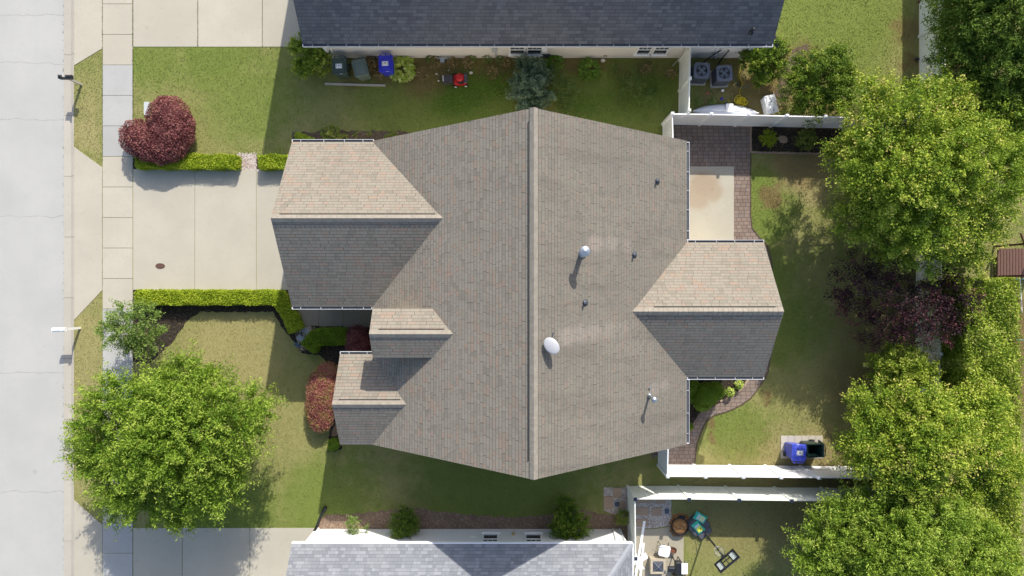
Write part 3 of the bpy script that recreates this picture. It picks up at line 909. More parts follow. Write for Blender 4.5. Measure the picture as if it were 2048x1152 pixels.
t2 = MB().lathe(p + Vector((.03, .33, -.12)), [(.1, 0), (.05, .08), (.04, .2)], 10).build('collar', GALV, fl)
# satellite dish
p = on_right(1101, 694, .2)
ds = thing('satellite_dish', 'white oval satellite dish beside the main ridge of the brown roof', 'satellite dish', p)
Mx = Vector((-.10, .12, 1.0)).to_track_quat('Z', 'Y').to_matrix() @ Matrix.Diagonal((.66, .90, 1))
prof = [(0.001, .0), (.30, .0), (.375, .02), (.375, .035), (.36, .045), (.30, .06), (.2, .075), (.1, .083), (.001, .086)]
MB().lathe(p + Vector((.03, .06, .38)), prof, 28, Mx).build('reflector', plain('dish_grey', (158, 160, 166), .45, .06), ds, smooth=True)
MB().tube([p, p + Vector((.0, .02, .2)), p + Vector((.03, .06, .4))], .03).build('mast', DGREY, ds)
MB().tube([p + Vector((.05, .38, .38)), p + Vector((.07, .50, .42))], .015).box(p + Vector((.08, .51, .43)), (.06, .06, .06)).build('feed_arm', DGREY, ds)

# --- neighbour above (charcoal roof)
NE = 3.0; kN = .9 * PX
NX0, NX1, NY = (605 - 1024) * kN, (1546 - 1024) * kN, (576 - 88.5) * kN
NRZ, NRY = 6.9, 15.9
nh = thing('neighbouring_house', 'house at the top of the photo with charcoal shingle roof and beige siding', 'house', ((NX0 + NX1) / 2, NRY, 0))
wx0, wx1, wy = G(668, 0).x, G(1480, 0).x, G(0, 116).y
bd = MB()
bd.prism([(wx0, wy), (wx1, wy), (wx1, 2 * NRY - wy), (wx0, 2 * NRY - wy)], 0, NE - .06)
for x in (wx0, wx1 - .15):
    bd.raw([(x, wy, NE - .07), (x, 2 * NRY - wy, NE - .07), (x, NRY, NRZ - .5), (x + .15, wy, NE - .07), (x + .15, 2 * NRY - wy, NE - .07), (x + .15, NRY, NRZ - .5)],
           [(2, 1, 0), (3, 4, 5), (1, 4, 3, 0), (2, 5, 4, 1), (0, 3, 5, 2)])
bd.build('wall', SIDE_BEIGE, nh)
sf = MB().prism([(NX0, NY + .02), (NX1, NY + .02), (NX1, wy + .1), (NX0, wy + .1)], NE - .2, NE - .15)
sf.build('soffit', WHITE, nh)
rf = MB()
roof_plane(rf, [(NX0, NY, NE), (NX1, NY, NE), (NX1, NRY, NRZ), (NX0, NRY, NRZ)])
roof_plane(rf, [(NX1, 2 * NRY - NY, NE), (NX0, 2 * NRY - NY, NE), (NX0, NRY, NRZ), (NX1, NRY, NRZ)])
nroof = rf.build('roof', SH_DARK, nh)
caps(CAP_DK, nroof, (NX0, NRY, NRZ), (NX1, NRY, NRZ), .78, .78)
FASM, FASP = plain('fascia_grey', (120, 122, 128), .6), nh
for x, o in ((NX0, (-1, 0, 0)), (NX1, (1, 0, 0))):
    rake((x, NY, NE - .01), (x, NRY, NRZ - .01), o); rake((x, 2 * NRY - NY, NE - .01), (x, NRY, NRZ - .01), o)
gutter(nh, (NX0, NY), (NX1, NY), (0, -1), NE)
for a, b in ((1018.5, 1050.5), (1053.5, 1085)):
    x0_, x1_ = G(a, 0, 1.2).x, G(b, 0, 1.2).x
    window(nh, ((x0_ + x1_) / 2, wy, 1.12), abs(x1_ - x0_) - .12, 1.05, (0, -1), cols=3)
for a, b in ((1275, 1305), (1308, 1339)):
    x0_, x1_ = G(a, 0, 1.2).x, G(b, 0, 1.2).x
    window(nh, ((x0_ + x1_) / 2, wy, 1.12), abs(x1_ - x0_) - .12, 1.05, (0, -1), cols=3)
mt = MB().box((G(989, 0, 1.2).x, wy - .09, 1.35), (.28, .18, .4)).tube([(G(992, 0).x, wy - .06, 1.1), (G(992, 0).x, wy - .06, .0)], .03).build('meter_box', plain('meter_grey', (170, 174, 180), .5), nh)
MB().box((G(1002, 0, 1).x, wy - .03, 1.0), (.12, .06, .12)).build('outlet', WHITE, nh)
MB().box((G(1089, 0, 1).x, wy - .08, 1.1), (.26, .16, .2)).build('vent_hood', WHITE, nh)
MB().box((G(1091, 0, .5).x, wy - .03, .35), (.5, .06, .35)).build('crawl_vent', DGREY, nh)
downspout(nh, [(G(652, 0, 2.9).x, NY - .04, 2.9), (G(654, 0, 2.6).x, wy - .05, 2.55), (G(669, 0).x, wy - .05, .1)])
downspout(nh, [(G(1443, 0, 2.9).x, NY - .04, 2.9), (G(1438, 0, 2.6).x, wy - .05, 2.55), (G(1430, 0).x, wy - .05, .1)])
MB().box((wx1 + .03, wy - .03, NE / 2 - .1), (.14, .14, NE - .2)).build('corner_board', WHITE, nh)
MB().box((wx0 - .03, wy - .03, NE / 2 - .1), (.14, .14, NE - .2)).build('corner_board', WHITE, nh)
vp = G(1518, 46, 4.2)
r = thing('roof_vent', 'small black vent at the right end of the charcoal roof', 'roof vent', (vp.x, vp.y, NE + (vp.y - NY) * .78))
vz = NE + (vp.y - NY) * .78
MB().lathe((vp.x, vp.y, vz - .08), [(.15, 0), (.13, .06), (.06, .14)], 12).build('flashing', BLACK, r)
MB().lathe((vp.x, vp.y, vz), [(.045, 0), (.045, .35), (.03, .35)], 12).build('pipe', BLACK, r)

# --- neighbour below (pale grey roof)
SE = 3.0
SX0, SX1, SY = (583 - 1024) * kN, (1265 - 1024) * kN, (576 - 1088) * kN
SRZ, SRY = SE + .59 * 5.2, SY - 5.2
sh = thing('white_house', 'house at the bottom of the photo with pale grey shingle roof and white siding', 'house', ((SX0 + SX1) / 2, SRY, 0))
sx0, sx1, sy = G(637, 0).x, G(1256, 0).x - .35, G(0, 1058).y
bd = MB()
bd.prism([(sx0, sy), (sx1, sy), (sx1, 2 * SRY - sy), (sx0, 2 * SRY - sy)], 0, SE - .06)
bd.raw([(sx0, sy, SE - .07), (sx0, 2 * SRY - sy, SE - .07), (sx0, SRY, SRZ - .4), (sx0 + .15, sy, SE - .07), (sx0 + .15, 2 * SRY - sy, SE - .07), (sx0 + .15, SRY, SRZ - .4)],
       [(0, 1, 2), (5, 4, 3), (0, 3, 4, 1), (1, 4, 5, 2), (2, 5, 3, 0)])
bd.build('wall', SIDE_WHITE, sh)
rf = MB()
hipx = SX1 - 4.9
roof_plane(rf, [(SX1, SY, SE), (SX0, SY, SE), (SX0, SRY, SRZ), (hipx, SRY, SRZ)])
roof_plane(rf, [(SX0, 2 * SRY - SY, SE), (SX1, 2 * SRY - SY, SE), (hipx, SRY, SRZ), (SX0, SRY, SRZ)])
roof_plane(rf, [(SX1, 2 * SRY - SY, SE), (SX1, SY, SE), (hipx, SRY, SRZ)])
sroof = rf.build('roof', SH_GREY, sh)
caps(CAP_GR, sroof, (SX1, SY, SE), (hipx, SRY, SRZ), .43, .43, .12, .16, .006); caps(CAP_GR, sroof, (SX0, SRY, SRZ), (hipx, SRY, SRZ), .59, .59)
FASM, FASP = WHITE, sh
rake((SX0, SY, SE - .01), (SX0, SRY, SRZ - .01), (-1, 0, 0)); rake((SX0, SY, SE - .01), (SX1, SY, SE - .01), (0, 1, 0), .06, .15); rake((SX1, SY, SE - .01), (SX1, 2 * SRY - SY, SE - .01), (1, 0, 0), .05, .15)
for a, b in ((964, 997), (1050, 1084)):
    x0_, x1_ = G(a, 0, 1.3).x, G(b, 0, 1.3).x
    window(sh, ((x0_ + x1_) / 2, sy, 1.28), abs(x1_ - x0_) - .14, 1.1, (0, 1), cols=3)
MB().box((G(1027, 0, .6).x, sy + .05, .75), (.14, .1, .14)).tube([(G(1027, 0).x, sy + .06, .7), (G(1027, 0).x, sy + .12, .5)], .02).build('spigot', plain('brass', (176, 160, 110), .5), sh)
MB().box((G(946, 0, .8).x, sy + .02, .9), (.2, .05, .08)).build('outlet', WHITE, sh)
downspout(sh, [(G(1236, 0, 2.9).x, SY + .04, 2.9), (G(1238, 0, 2.6).x, sy + .05, 2.6), (G(1226, 0).x, sy + .05, .1)])
downspout(sh, [(SX1 - .1, SY + .04, 2.9), (sx1 - .1, sy + .05, 2.6), (sx1 - .1, sy + .05, .1)])
MB().box((sx0 - .03, sy + .03, SE / 2 - .1), (.12, .12, SE - .2)).build('corner_board', WHITE, sh)
# black corrugated downspout extension on the lawn
e0, e1 = G(634, 1052, .15), G(652, 1014, .08)
pts = [e0 + Vector((-.02, -.1, .35)), e0, e0.lerp(e1, .5) + Vector((-.05, .0, 0)), e1]
pp = []
for i in range(25):
    t_ = i / 24 * 3; k = min(2, int(t_)); pp.append(pts[k].lerp(pts[k + 1], t_ - k))
mb = MB()
for i in range(24):
    mb.tube([pp[i], pp[i].lerp(pp[i + 1], .62)], .065 if i < 20 else .09, 8); mb.tube([pp[i].lerp(pp[i + 1], .62), pp[i + 1]], .05 if i < 20 else .075, 8)
tag(mb.build('drain_pipe', BLACK), 'black corrugated drain extension on grass at the white house corner', 'drain pipe')

# ------------------------------------------------------------------ fences
def fence(name, label, pts, spacing, h=1.83, mat=VINYL, capmat=None, boards=True, group=None, side=1, cap_h=.06, thin=False):
    P = [Vector((p[0], p[1], 0)) for p in pts]
    r = thing(name, label, 'fence', P[0], 0, group)
    posts = []
    for a, b in zip(P[:-1], P[1:]):
        d = b - a; n = max(1, round(d.length / spacing)); ang = math.atan2(d.y, d.x)
        nrm = Vector((-math.sin(ang), math.cos(ang), 0))
        for i in range(n + 1):
            q = a.lerp(b, i / n)
            if all((q - o).length > .1 for o in posts):
                posts.append(q)
                po = MB().box((q.x, q.y, (h + .06) / 2), (.127, .127, h + .06), ang).build('post', mat, r)
                MB().box((q.x, q.y, h + .06 + cap_h / 2), (.16, .16, cap_h), ang, (.35, .35) if capmat is None else (.9, .9)).build('post_cap', capmat or mat, po)
        for i in range(n):
            p0, p1 = a.lerp(b, i / n), a.lerp(b, (i + 1) / n)
            c = (p0 + p1) / 2; L = (p1 - p0).length - .127
            mb = MB()
            mb.box((c.x, c.y, h - .07), (L, .05, .14), ang); mb.box((c.x, c.y, .12), (L, .05, .14), ang)
            if boards:
                nb = max(2, int(L / .165)); w = L / nb
                for k in range(nb):
                    q = c + Vector((math.cos(ang), math.sin(ang), 0)) * (-L / 2 + (k + .5) * w)
                    mb.box((q.x, q.y, h / 2 + .03), (w - .006, .022 if k % 2 else .026, h - .16), ang)
            mb.build('panel', mat, r)
    return r
gp = lambda x, y: (G(x, y).x, G(x, y).y)
fence('vinyl_fence', 'white vinyl privacy fence above the paver patio and black mulch bed', [gp(1327, 318), gp(1325, 249), gp(1398, 250), gp(1540, 253), gp(1684, 256), gp(1830, 259)], 1.8)
fence('vinyl_fence', 'white vinyl fence below the back lawn behind the blue bin', [gp(1318, 842), gp(1316, 929.5), gp(1458, 930.5), gp(1600, 932), gp(1826, 935)], 1.78)
NAVY = plain('navy_cap', (40, 46, 66), .4)
fence('vinyl_fence', 'white vinyl fence with dark post caps around the bottom house yard', [gp(1256, 1083), gp(1255, 972), gp(1356, 972), gp(1450, 973.5), gp(1548, 975), gp(1826, 977)], 2.45, 1.83, VINYLG, NAVY)
fence('vinyl_fence', 'greyish white fence run between the charcoal house and the patio fence', [gp(1356.5, 243), gp(1359, 122)], 1.7, 1.83, VINYLG)
fence('vinyl_fence', 'white back fence running behind the purple tree along the rear yards', [gp(1838, -120), gp(1838, 170), gp(1832, 500), gp(1828, 900), gp(1828, 1240)], 2.4, 1.8, VINYLG)
# old board fence of the rear neighbours
def board_fence():
    a, b = G(1878, 470), G(1880, 1200)
    r = thing('wooden_fence', 'weathered wooden board fence with gaps between white fence and tall hedge', 'fence', a)
    mb = MB(); n = int((b - a).length / .33)
    for i in range(n):
        q = a.lerp(b, (i + .5) / n)
        mb.box((q.x + (.03 if i % 2 else -.03), q.y, .86 + random.uniform(-.02, .02)), (.02, .24, 1.7), random.uniform(-.03, .03))
    mb.build('board', WOOD, r)
    m2 = MB(); c = (a + b) / 2
    for z in (.35, 1.4): m2.box((c.x, c.y, z), (.035, (b - a).length, .09))
    m2.build('rail', WOOD, r)
    for i in range(8):
        q = a.lerp(b, i / 7); MB().box((q.x - .09, q.y, .9), (.09, .09, 1.8)).build('post', WOOD, r)
board_fence()

# ------------------------------------------------------------------ vegetation
LK = 1.3
def leafmat(name, stops, trans=.35, rough=.5, hue_noise=True):
    t = NT(name)
    rnd = t.n('NewGeometry').outputs['Random Per Island']
    o = t.obj()
    n = t.noise(o, 1.1, 3)
    n2 = t.noise(o, 4.0, 2)
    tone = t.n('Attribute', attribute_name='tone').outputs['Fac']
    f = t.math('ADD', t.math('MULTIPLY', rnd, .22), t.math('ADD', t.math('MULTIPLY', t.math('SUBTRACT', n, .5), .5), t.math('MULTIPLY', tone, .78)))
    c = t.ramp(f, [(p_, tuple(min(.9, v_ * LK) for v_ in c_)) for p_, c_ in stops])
    if 'green' in name or 'hedge' in name or 'evergreen' in name: c = t.n('HueSaturation', {'Hue': .497, 'Saturation': .97, 'Value': 1.1, 'Color': c}).outputs[0]
    b = t.n('BsdfPrincipled', {'Base Color': c, 'Roughness': rough, 'Specular IOR Level': .15})
    tr = t.n('BsdfTranslucent', {'Color': t.mix(.35, c, (.34, .44, .035), 'MIX') if trans > .3 else c})
    m = t.n('MixShader', {0: trans, 1: b.outputs[0], 2: tr.outputs[0]})
    t.t.links.new(m.outputs[0], t.out.inputs[0])
    return t.m
L_OAK = leafmat('leaf_bright_green', [(0, (.05, .11, .008)), (.35, (.11, .195, .014)), (.7, (.20, .29, .03)), (1, (.29, .36, .06))], .38)
L_MYR = leafmat('leaf_yellow_green', [(0, (.055, .115, .010)), (.25, (.115, .19, .013)), (.5, (.20, .275, .022)), (.75, (.30, .345, .045)), (.92, (.40, .36, .09)), (1, (.42, .33, .13))], .32)
L_OAKP = leafmat('leaf_pale_green', [(0, (.055, .115, .010)), (.35, (.13, .215, .018)), (.7, (.235, .32, .04)), (1, (.34, .40, .08))], .38)
L_MYR2 = leafmat('leaf_sparse_green', [(0, (.085, .15, .03)), (.5, (.14, .215, .045)), (1, (.22, .28, .08))], .35)
L_DARK = leafmat('leaf_dark_evergreen', [(0, (.045, .09, .010)), (.5, (.10, .165, .018)), (.85, (.17, .235, .028)), (1, (.24, .28, .04))], .28)
L_BUSH = leafmat('leaf_bush_green', [(0, (.035, .08, .008)), (.45, (.09, .155, .012)), (.8, (.17, .23, .02)), (1, (.24, .28, .04))], .3)
L_LIME = leafmat('leaf_lime_hedge', [(0, (.13, .20, .008)), (.5, (.235, .31, .012)), (1, (.34, .39, .03))], .3)
L_HEDG = leafmat('leaf_hedge_green', [(0, (.06, .12, .006)), (.5, (.13, .21, .010)), (1, (.20, .28, .02))], .3)
L_PHOT = leafmat('leaf_tall_hedge', [(0, (.06, .12, .010)), (.4, (.17, .24, .018)), (.8, (.31, .36, .05)), (1, (.46, .48, .18))], .3)
L_RED = leafmat('leaf_wine_red', [(0, (.06, .016, .018)), (.35, (.13, .042, .042)), (.65, (.23, .085, .085)), (.85, (.31, .14, .12)), (1, (.32, .2, .11))], .2)
L_PINK = leafmat('leaf_pink_red', [(0, (.11, .035, .035)), (.3, (.23, .07, .065)), (.55, (.33, .15, .12)), (.72, (.24, .20, .05)), (1, (.32, .33, .07))], .2)
L_PURP = leafmat('leaf_purple', [(0, (.018, .010, .014)), (.5, (.045, .020, .026)), (.85, (.11, .032, .042)), (1, (.20, .06, .07))], .25)
L_BLUE = leafmat('leaf_blue_spruce', [(0, (.045, .08, .045)), (.5, (.11, .17, .105)), (1, (.24, .31, .20))], .15)
L_HOST = leafmat('leaf_hosta_yellow', [(0, (.15, .25, .03)), (.5, (.36, .45, .07)), (1, (.66, .68, .30))], .3)
L_HOSG = leafmat('leaf_hosta_green', [(0, (.05, .11, .010)), (.5, (.10, .19, .02)), (1, (.17, .26, .04))], .3)
L_ROSE = leafmat('leaf_mixed_rose', [(0, (.10, .14, .02)), (.6, (.2, .26, .05)), (.85, (.30, .26, .08)), (1, (.38, .20, .10))], .3)
L_WEED = leafmat('leaf_weed', [(0, (.07, .12, .025)), (.5, (.13, .19, .05)), (1, (.2, .26, .09))], .3)
L_DEAD = leafmat('leaf_dry_brown', [(0, (.10, .075, .035)), (.5, (.20, .15, .07)), (1, (.34, .27, .13))], .2)

def set_tone(me, tone):
    a = me.attributes.new('tone', 'FLOAT', 'POINT')
    a.data.foreach_set('value', np.repeat(tone, 4).astype(np.float32))

def leaf_geo(P, N, ln, wd, bias=.6, r=None):
    """diamond leaves at P, lying roughly across direction N"""
    r = r or rng
    n = len(P)
    nn = r.normal(size=(n, 3)); nn /= np.linalg.norm(nn, axis=1)[:, None]
    nn = nn + N * bias
    nn /= np.linalg.norm(nn, axis=1)[:, None] + 1e-9
    t = np.cross(nn, r.normal(size=(n, 3))); t /= np.linalg.norm(t, axis=1)[:, None] + 1e-9
    b = np.cross(nn, t)
    s = r.uniform(.65, 1.25, (n, 1))
    V = np.empty((n, 4, 3))
    V[:, 0] = P - t * ln * s / 2; V[:, 1] = P + b * wd * s / 2 + nn * ln * .08
    V[:, 2] = P + t * ln * s / 2; V[:, 3] = P - b * wd * s / 2 + nn * ln * .08
    return V.reshape(-1, 3), np.arange(4 * n).reshape(n, 4)

STRETCH = [.9]
def crown_points(lobes, clumps, per, cr, inner=.25, zsq=.75):
    """lobes: (x, y, z, r). Clumps sit mostly on the lobes' skin and keep outside the other lobes."""
    L = np.array(lobes, float)
    area = L[:, 3] ** 2; pr = area / area.sum()
    ci = rng.choice(len(L), clumps, p=pr)
    d = rng.normal(size=(clumps, 3)); d[:, 2] += .55
    d /= np.linalg.norm(d, axis=1)[:, None]
    rad = np.where(rng.random(clumps) < inner, rng.uniform(.35, .85, clumps), rng.uniform(.82, 1.14, clumps))
    C = L[ci, :3] + d * (L[ci, 3] * rad)[:, None] * np.array([1, 1, zsq])
    keep = np.ones(clumps, bool)
    for l in L:
        q = (C - l[:3]) / np.array([1, 1, zsq])
        keep &= ~((np.linalg.norm(q, axis=1) < l[3] * .72) & (rad > .86))
    C, d = C[keep], d[keep]
    m = len(C)
    sz = cr * rng.uniform(.55, 1.35, m)
    off = rng.normal(size=(m, per, 3)); off /= np.linalg.norm(off, axis=2)[:, :, None]
    off *= rng.random((m, per, 1)) ** .45
    # sprays stretched outwards
    off = off * sz[:, None, None] * np.array([1, 1, .55])
    along = (off * d[:, None, :]).sum(2, keepdims=True)
    off += d[:, None, :] * along * STRETCH[0]
    P = (C[:, None, :] + off).reshape(-1, 3)
    N = np.repeat(d * .5 + np.array([0, 0, .8]), per, axis=0)
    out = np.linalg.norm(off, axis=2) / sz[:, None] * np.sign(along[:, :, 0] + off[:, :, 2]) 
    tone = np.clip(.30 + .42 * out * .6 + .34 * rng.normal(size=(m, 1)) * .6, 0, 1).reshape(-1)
    return P, N, tone

def limbs(mb, base, targets, r0, zsplit):
    base = Vector(base)
    top = base + Vector((0, 0, zsplit))
    mb.tube([base, base + Vector((.03, .02, zsplit * .5)), top], r0, 9, r0 * .7)
    for t in targets:
        t = Vector(t)
        m1 = top.lerp(t, .35) + Vector((random.uniform(-.2, .2), random.uniform(-.2, .2), .15))
        m2 = top.lerp(t, .7) + Vector((random.uniform(-.2, .2), random.uniform(-.2, .2), .12))
        mb.tube([top + Vector((0, 0, -.1)), m1, m2, t], r0 * .5, 6, r0 * .08)
        for _ in range(3):
            s_ = m1.lerp(t, random.uniform(.2, .8)); e_ = s_ + Vector((random.uniform(-.8, .8), random.uniform(-.8, .8), random.uniform(.1, .7)))
            mb.tube([s_, s_.lerp(e_, .5) + Vector((0, 0, .05)), e_], r0 * .13, 5, r0 * .04)

def tree(name, label, cat, lobes_px, leaf, mat, clumps, per, cr, bark=BARK, trunk_r=.16, inner=.25, zsq=.75, bias=.6, group=None, base=None, z0=0.):
    """lobes_px: (px, py, radius px on the picture, height of the lobe centre)"""
    lobes = []
    for x, y, rp, z in lobes_px:
        p = G(x, y, z); lobes.append((p.x, p.y, z, rp * PX * (H - z) / H))
    A = np.array(lobes)
    if base is None:
        w = A[:, 3] ** 2; bx, by = (A[:, 0] * w).sum() / w.sum(), (A[:, 1] * w).sum() / w.sum()
    else: bx, by = G(*base).x, G(*base).y
    r = thing(name, label, cat, (bx, by, 0), 0, group)
    P, N, tone = crown_points(lobes, clumps, per, cr, inner, zsq)
    P[:, 2] = np.maximum(P[:, 2], .12)
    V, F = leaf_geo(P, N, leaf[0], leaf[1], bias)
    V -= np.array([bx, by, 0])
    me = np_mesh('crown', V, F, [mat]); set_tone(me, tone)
    o = bpy.data.objects.new('crown', me); COL.objects.link(o); o.parent = r
    mb = MB()
    tg = [(l[0], l[1], l[2] + l[3] * .3) for l in lobes]
    limbs(mb, (bx, by, z0), tg, trunk_r, min(2.0, A[:, 2].min() * .5))
    mb.build('trunk', bark, r)
    return r

def auto_lobes(cx, cy, rx, ry, z, n, rs=(.3, .45), zr=.8, seed=1):
    r = random.Random(seed)
    m_ = min(rx, ry)
    out = [(cx, cy, m_ * .50, z + .9), (cx - m_ * .25, cy + m_ * .2, m_ * .42, z + .9), (cx + m_ * .28, cy - m_ * .12, m_ * .42, z + .8), (cx, cy - m_ * .3, m_ * .38, z + .7)]
    for i in range(n):
        a = 2 * math.pi * (i + r.uniform(-.3, .3)) / n
        k = r.uniform(.55, .68); s = r.uniform(*rs)
        out.append((cx + rx * k * math.cos(a), cy + ry * k * math.sin(a), min(rx, ry) * s, z + r.uniform(-zr, zr * .6)))
    return out

STRETCH[0] = 2.0
tree('shade_tree', 'large bright green shade tree on the front lawn spreading over the sidewalk', 'tree',
     auto_lobes(345, 880, 196, 168, 3.9, 13, (.30, .42), .9, 3) + [(400, 745, 45, 3.6), (250, 1000, 45, 3.2), (380, 1000, 50, 3.0), (180, 900, 40, 3.2), (500, 820, 45, 3.4)],
     (.13, .045), L_OAK, 2400, 75, .24, trunk_r=.2, base=(365, 845))
STRETCH[0] = .9
tree('crape_myrtle', 'small airy green tree over the sidewalk beside the lime hedge', 'tree',
     [(255, 650, 38, 2.1), (232, 668, 34, 1.9), (285, 640, 34, 2.2), (245, 628, 26, 2.1), (285, 680, 30, 1.9), (215, 645, 22, 1.9), (310, 665, 24, 1.8), (258, 695, 22, 1.6)],
     (.09, .045), L_MYR2, 330, 42, .17, BARKP, .05, .3, .7, base=(292, 668))
tree('myrtle_tree', 'huge yellow-green tree at the upper right over the back fence corner', 'tree',
     auto_lobes(1858, 340, 185, 180, 4.4, 13, (.32, .44), 1.0, 5) + [(1740, 215, 55, 4.0), (1700, 300, 45, 3.6), (1720, 430, 55, 3.5), (1880, 200, 50, 4.4), (2000, 250, 60, 4.4), (1850, 500, 50, 3.6), (1780, 480, 45, 3.2), (1935, 520, 35, 3.3)],
     (.105, .06), L_MYR, 2700, 70, .28, BARKP, .14, base=(1790, 380))
tree('myrtle_tree', 'broad yellow-green tree at the right between the bins and the tall hedge', 'tree',
     auto_lobes(1862, 895, 165, 130, 4.0, 11, (.34, .46), .8, 9) + [(1740, 810, 40, 3.6), (1960, 820, 50, 3.8), (1720, 900, 40, 3.4), (2000, 940, 40, 3.6)],
     (.105, .06), L_MYR, 2100, 70, .28, BARKP, .14, base=(1790, 860))
STRETCH[0] = 1.6
tree('willow_oak', 'large green tree at the bottom right corner below the two white fences', 'tree',
     auto_lobes(1800, 1095, 210, 120, 4.0, 13, (.42, .56), .8, 12) + [(1640, 1100, 55, 3.6), (1700, 1030, 40, 3.8), (1960, 1110, 60, 3.8), (1760, 990, 40, 3.8)],
     (.12, .042), L_OAKP, 2600, 75, .24, trunk_r=.18, base=(1760, 1030))
STRETCH[0] = .9
tree('evergreen_tree', 'tall dark evergreen at the top right corner beside the white back fence', 'tree',
     [(1960, 40, 75, 4.6), (1930, 120, 60, 4.0), (2010, 130, 70, 4.6), (1905, 40, 42, 3.6), (2040, 40, 80, 5.2), (1990, 200, 60, 4.0), (2060, 220, 70, 4.4), (1960, -60, 90, 5.0), (2060, 320, 50, 3.6)],
     (.13, .045), L_DARK, 2200, 60, .26, trunk_r=.2, bias=.7)
tree('purple_plum_tree', 'dark purple-leaved tree spreading over the white back fence', 'tree',
     [(1730, 560, 62, 2.6), (1790, 610, 60, 2.9), (1850, 640, 55, 3.0), (1900, 600, 50, 3.0), (1700, 590, 40, 2.2), (1760, 660, 45, 2.4), (1870, 570, 50, 2.8), (1920, 650, 40, 2.8)],
     (.10, .055), L_PURP, 460, 40, .25, BARKP, .09, .4, .7, base=(1795, 590))
tree('holly_tree', 'dark glossy green bushy tree beside the leaf litter right of the charcoal house', 'tree',
     [(1635, 150, 45, 1.9), (1600, 185, 36, 1.6), (1660, 130, 38, 1.9), (1670, 190, 38, 1.7), (1630, 205, 34, 1.4), (1605, 145, 28, 1.5), (1690, 160, 26, 1.6)],
     (.09, .05), L_BUSH, 560, 60, .19, trunk_r=.09)
tree('laurel_bush', 'rounded glossy green bush against the white back fence under the purple tree', 'bush',
     [(1800, 728, 42, 2.3), (1765, 735, 28, 2.0), (1838, 740, 30, 2.2), (1800, 752, 36, 2.1)], (.10, .055), L_PHOT, 460, 55, .17, trunk_r=.06)
tree('camellia_bush', 'leafy green bush at the right-hand corner of the charcoal-roofed house', 'bush',
     [(1530, 115, 32, 1.1), (1505, 125, 24, .9), (1548, 105, 24, 1.1), (1525, 145, 24, .8), (1500, 105, 18, .8), (1552, 135, 20, .8)], (.09, .05), L_BUSH, 420, 50, .14, trunk_r=.05)
tree('corner_bush', 'yellow-green bush at the left corner of the charcoal-roofed house', 'bush',
     [(612, 105, 28, .9), (635, 125, 24, .8), (600, 90, 20, .9), (610, 135, 20, .6), (648, 108, 16, .7)], (.07, .04), L_PHOT, 420, 55, .12, trunk_r=.05)
tree('blue_spruce', 'blue-green spruce between the charcoal house wall and the brown roof peak', 'tree',
     [(1062, 172, 26, 1.3), (1070, 140, 18, 1.1), (1045, 192, 20, .9), (1082, 190, 20, 1.0), (1064, 212, 24, .9), (1052, 128, 14, .8), (1038, 168, 15, .6), (1088, 150, 14, .8)], (.17, .03), L_BLUE, 330, 60, .17, trunk_r=.07, bias=.3, zsq=.9)
tree('wild_shrub', 'loose green shrub growing just right of the blue spruce', 'bush',
     [(1115, 175, 26, .7), (1135, 190, 20, .5), (1105, 155, 18, .6), (1125, 210, 16, .4)], (.06, .03), L_WEED, 170, 40, .13, trunk_r=.02)
tree('wild_shrub', 'sparse weedy green shrub in the shaded side lawn left of the grey fence', 'bush',
     [(1262, 175, 22, .5), (1285, 190, 16, .4), (1245, 165, 14, .3), (1270, 155, 12, .3)], (.05, .028), L_WEED, 120, 34, .12, trunk_r=.015)
tree('yew_bush', 'round dark green bush on pine straw against the white house wall', 'bush',
     [(808, 1045, 26, 1.0), (800, 1060, 20, .9), (820, 1050, 18, .8), (806, 1030, 18, .8)], (.06, .02), L_DARK, 380, 60, .11, trunk_r=.05)
tree('loose_holly_bush', 'dark green bush with orange-tipped leaves right of the white house windows', 'bush',
     [(1135, 1040, 28, 1.0), (1120, 1060, 20, 1.0), (1155, 1050, 24, .9), (1130, 1015, 20, .7), (1145, 1070, 16, 1.1)], (.08, .04), L_BUSH, 300, 50, .14, trunk_r=.05)
tree('young_myrtle', 'sparse light green sapling on pine straw at the left of the white wall', 'bush',
     [(705, 1045, 12, .8), (712, 1060, 8, .7), (735, 1056, 7, .6), (700, 1055, 8, .5)], (.07, .03), L_MYR2, 60, 22, .10, trunk_r=.012)

# clipped shrubs: dense leafy skin over a solid core of the same leaves
def skin_shrub(name, label, cat, outline_fn, h, leaf, mat, n, group=None, z=0.):
    pass

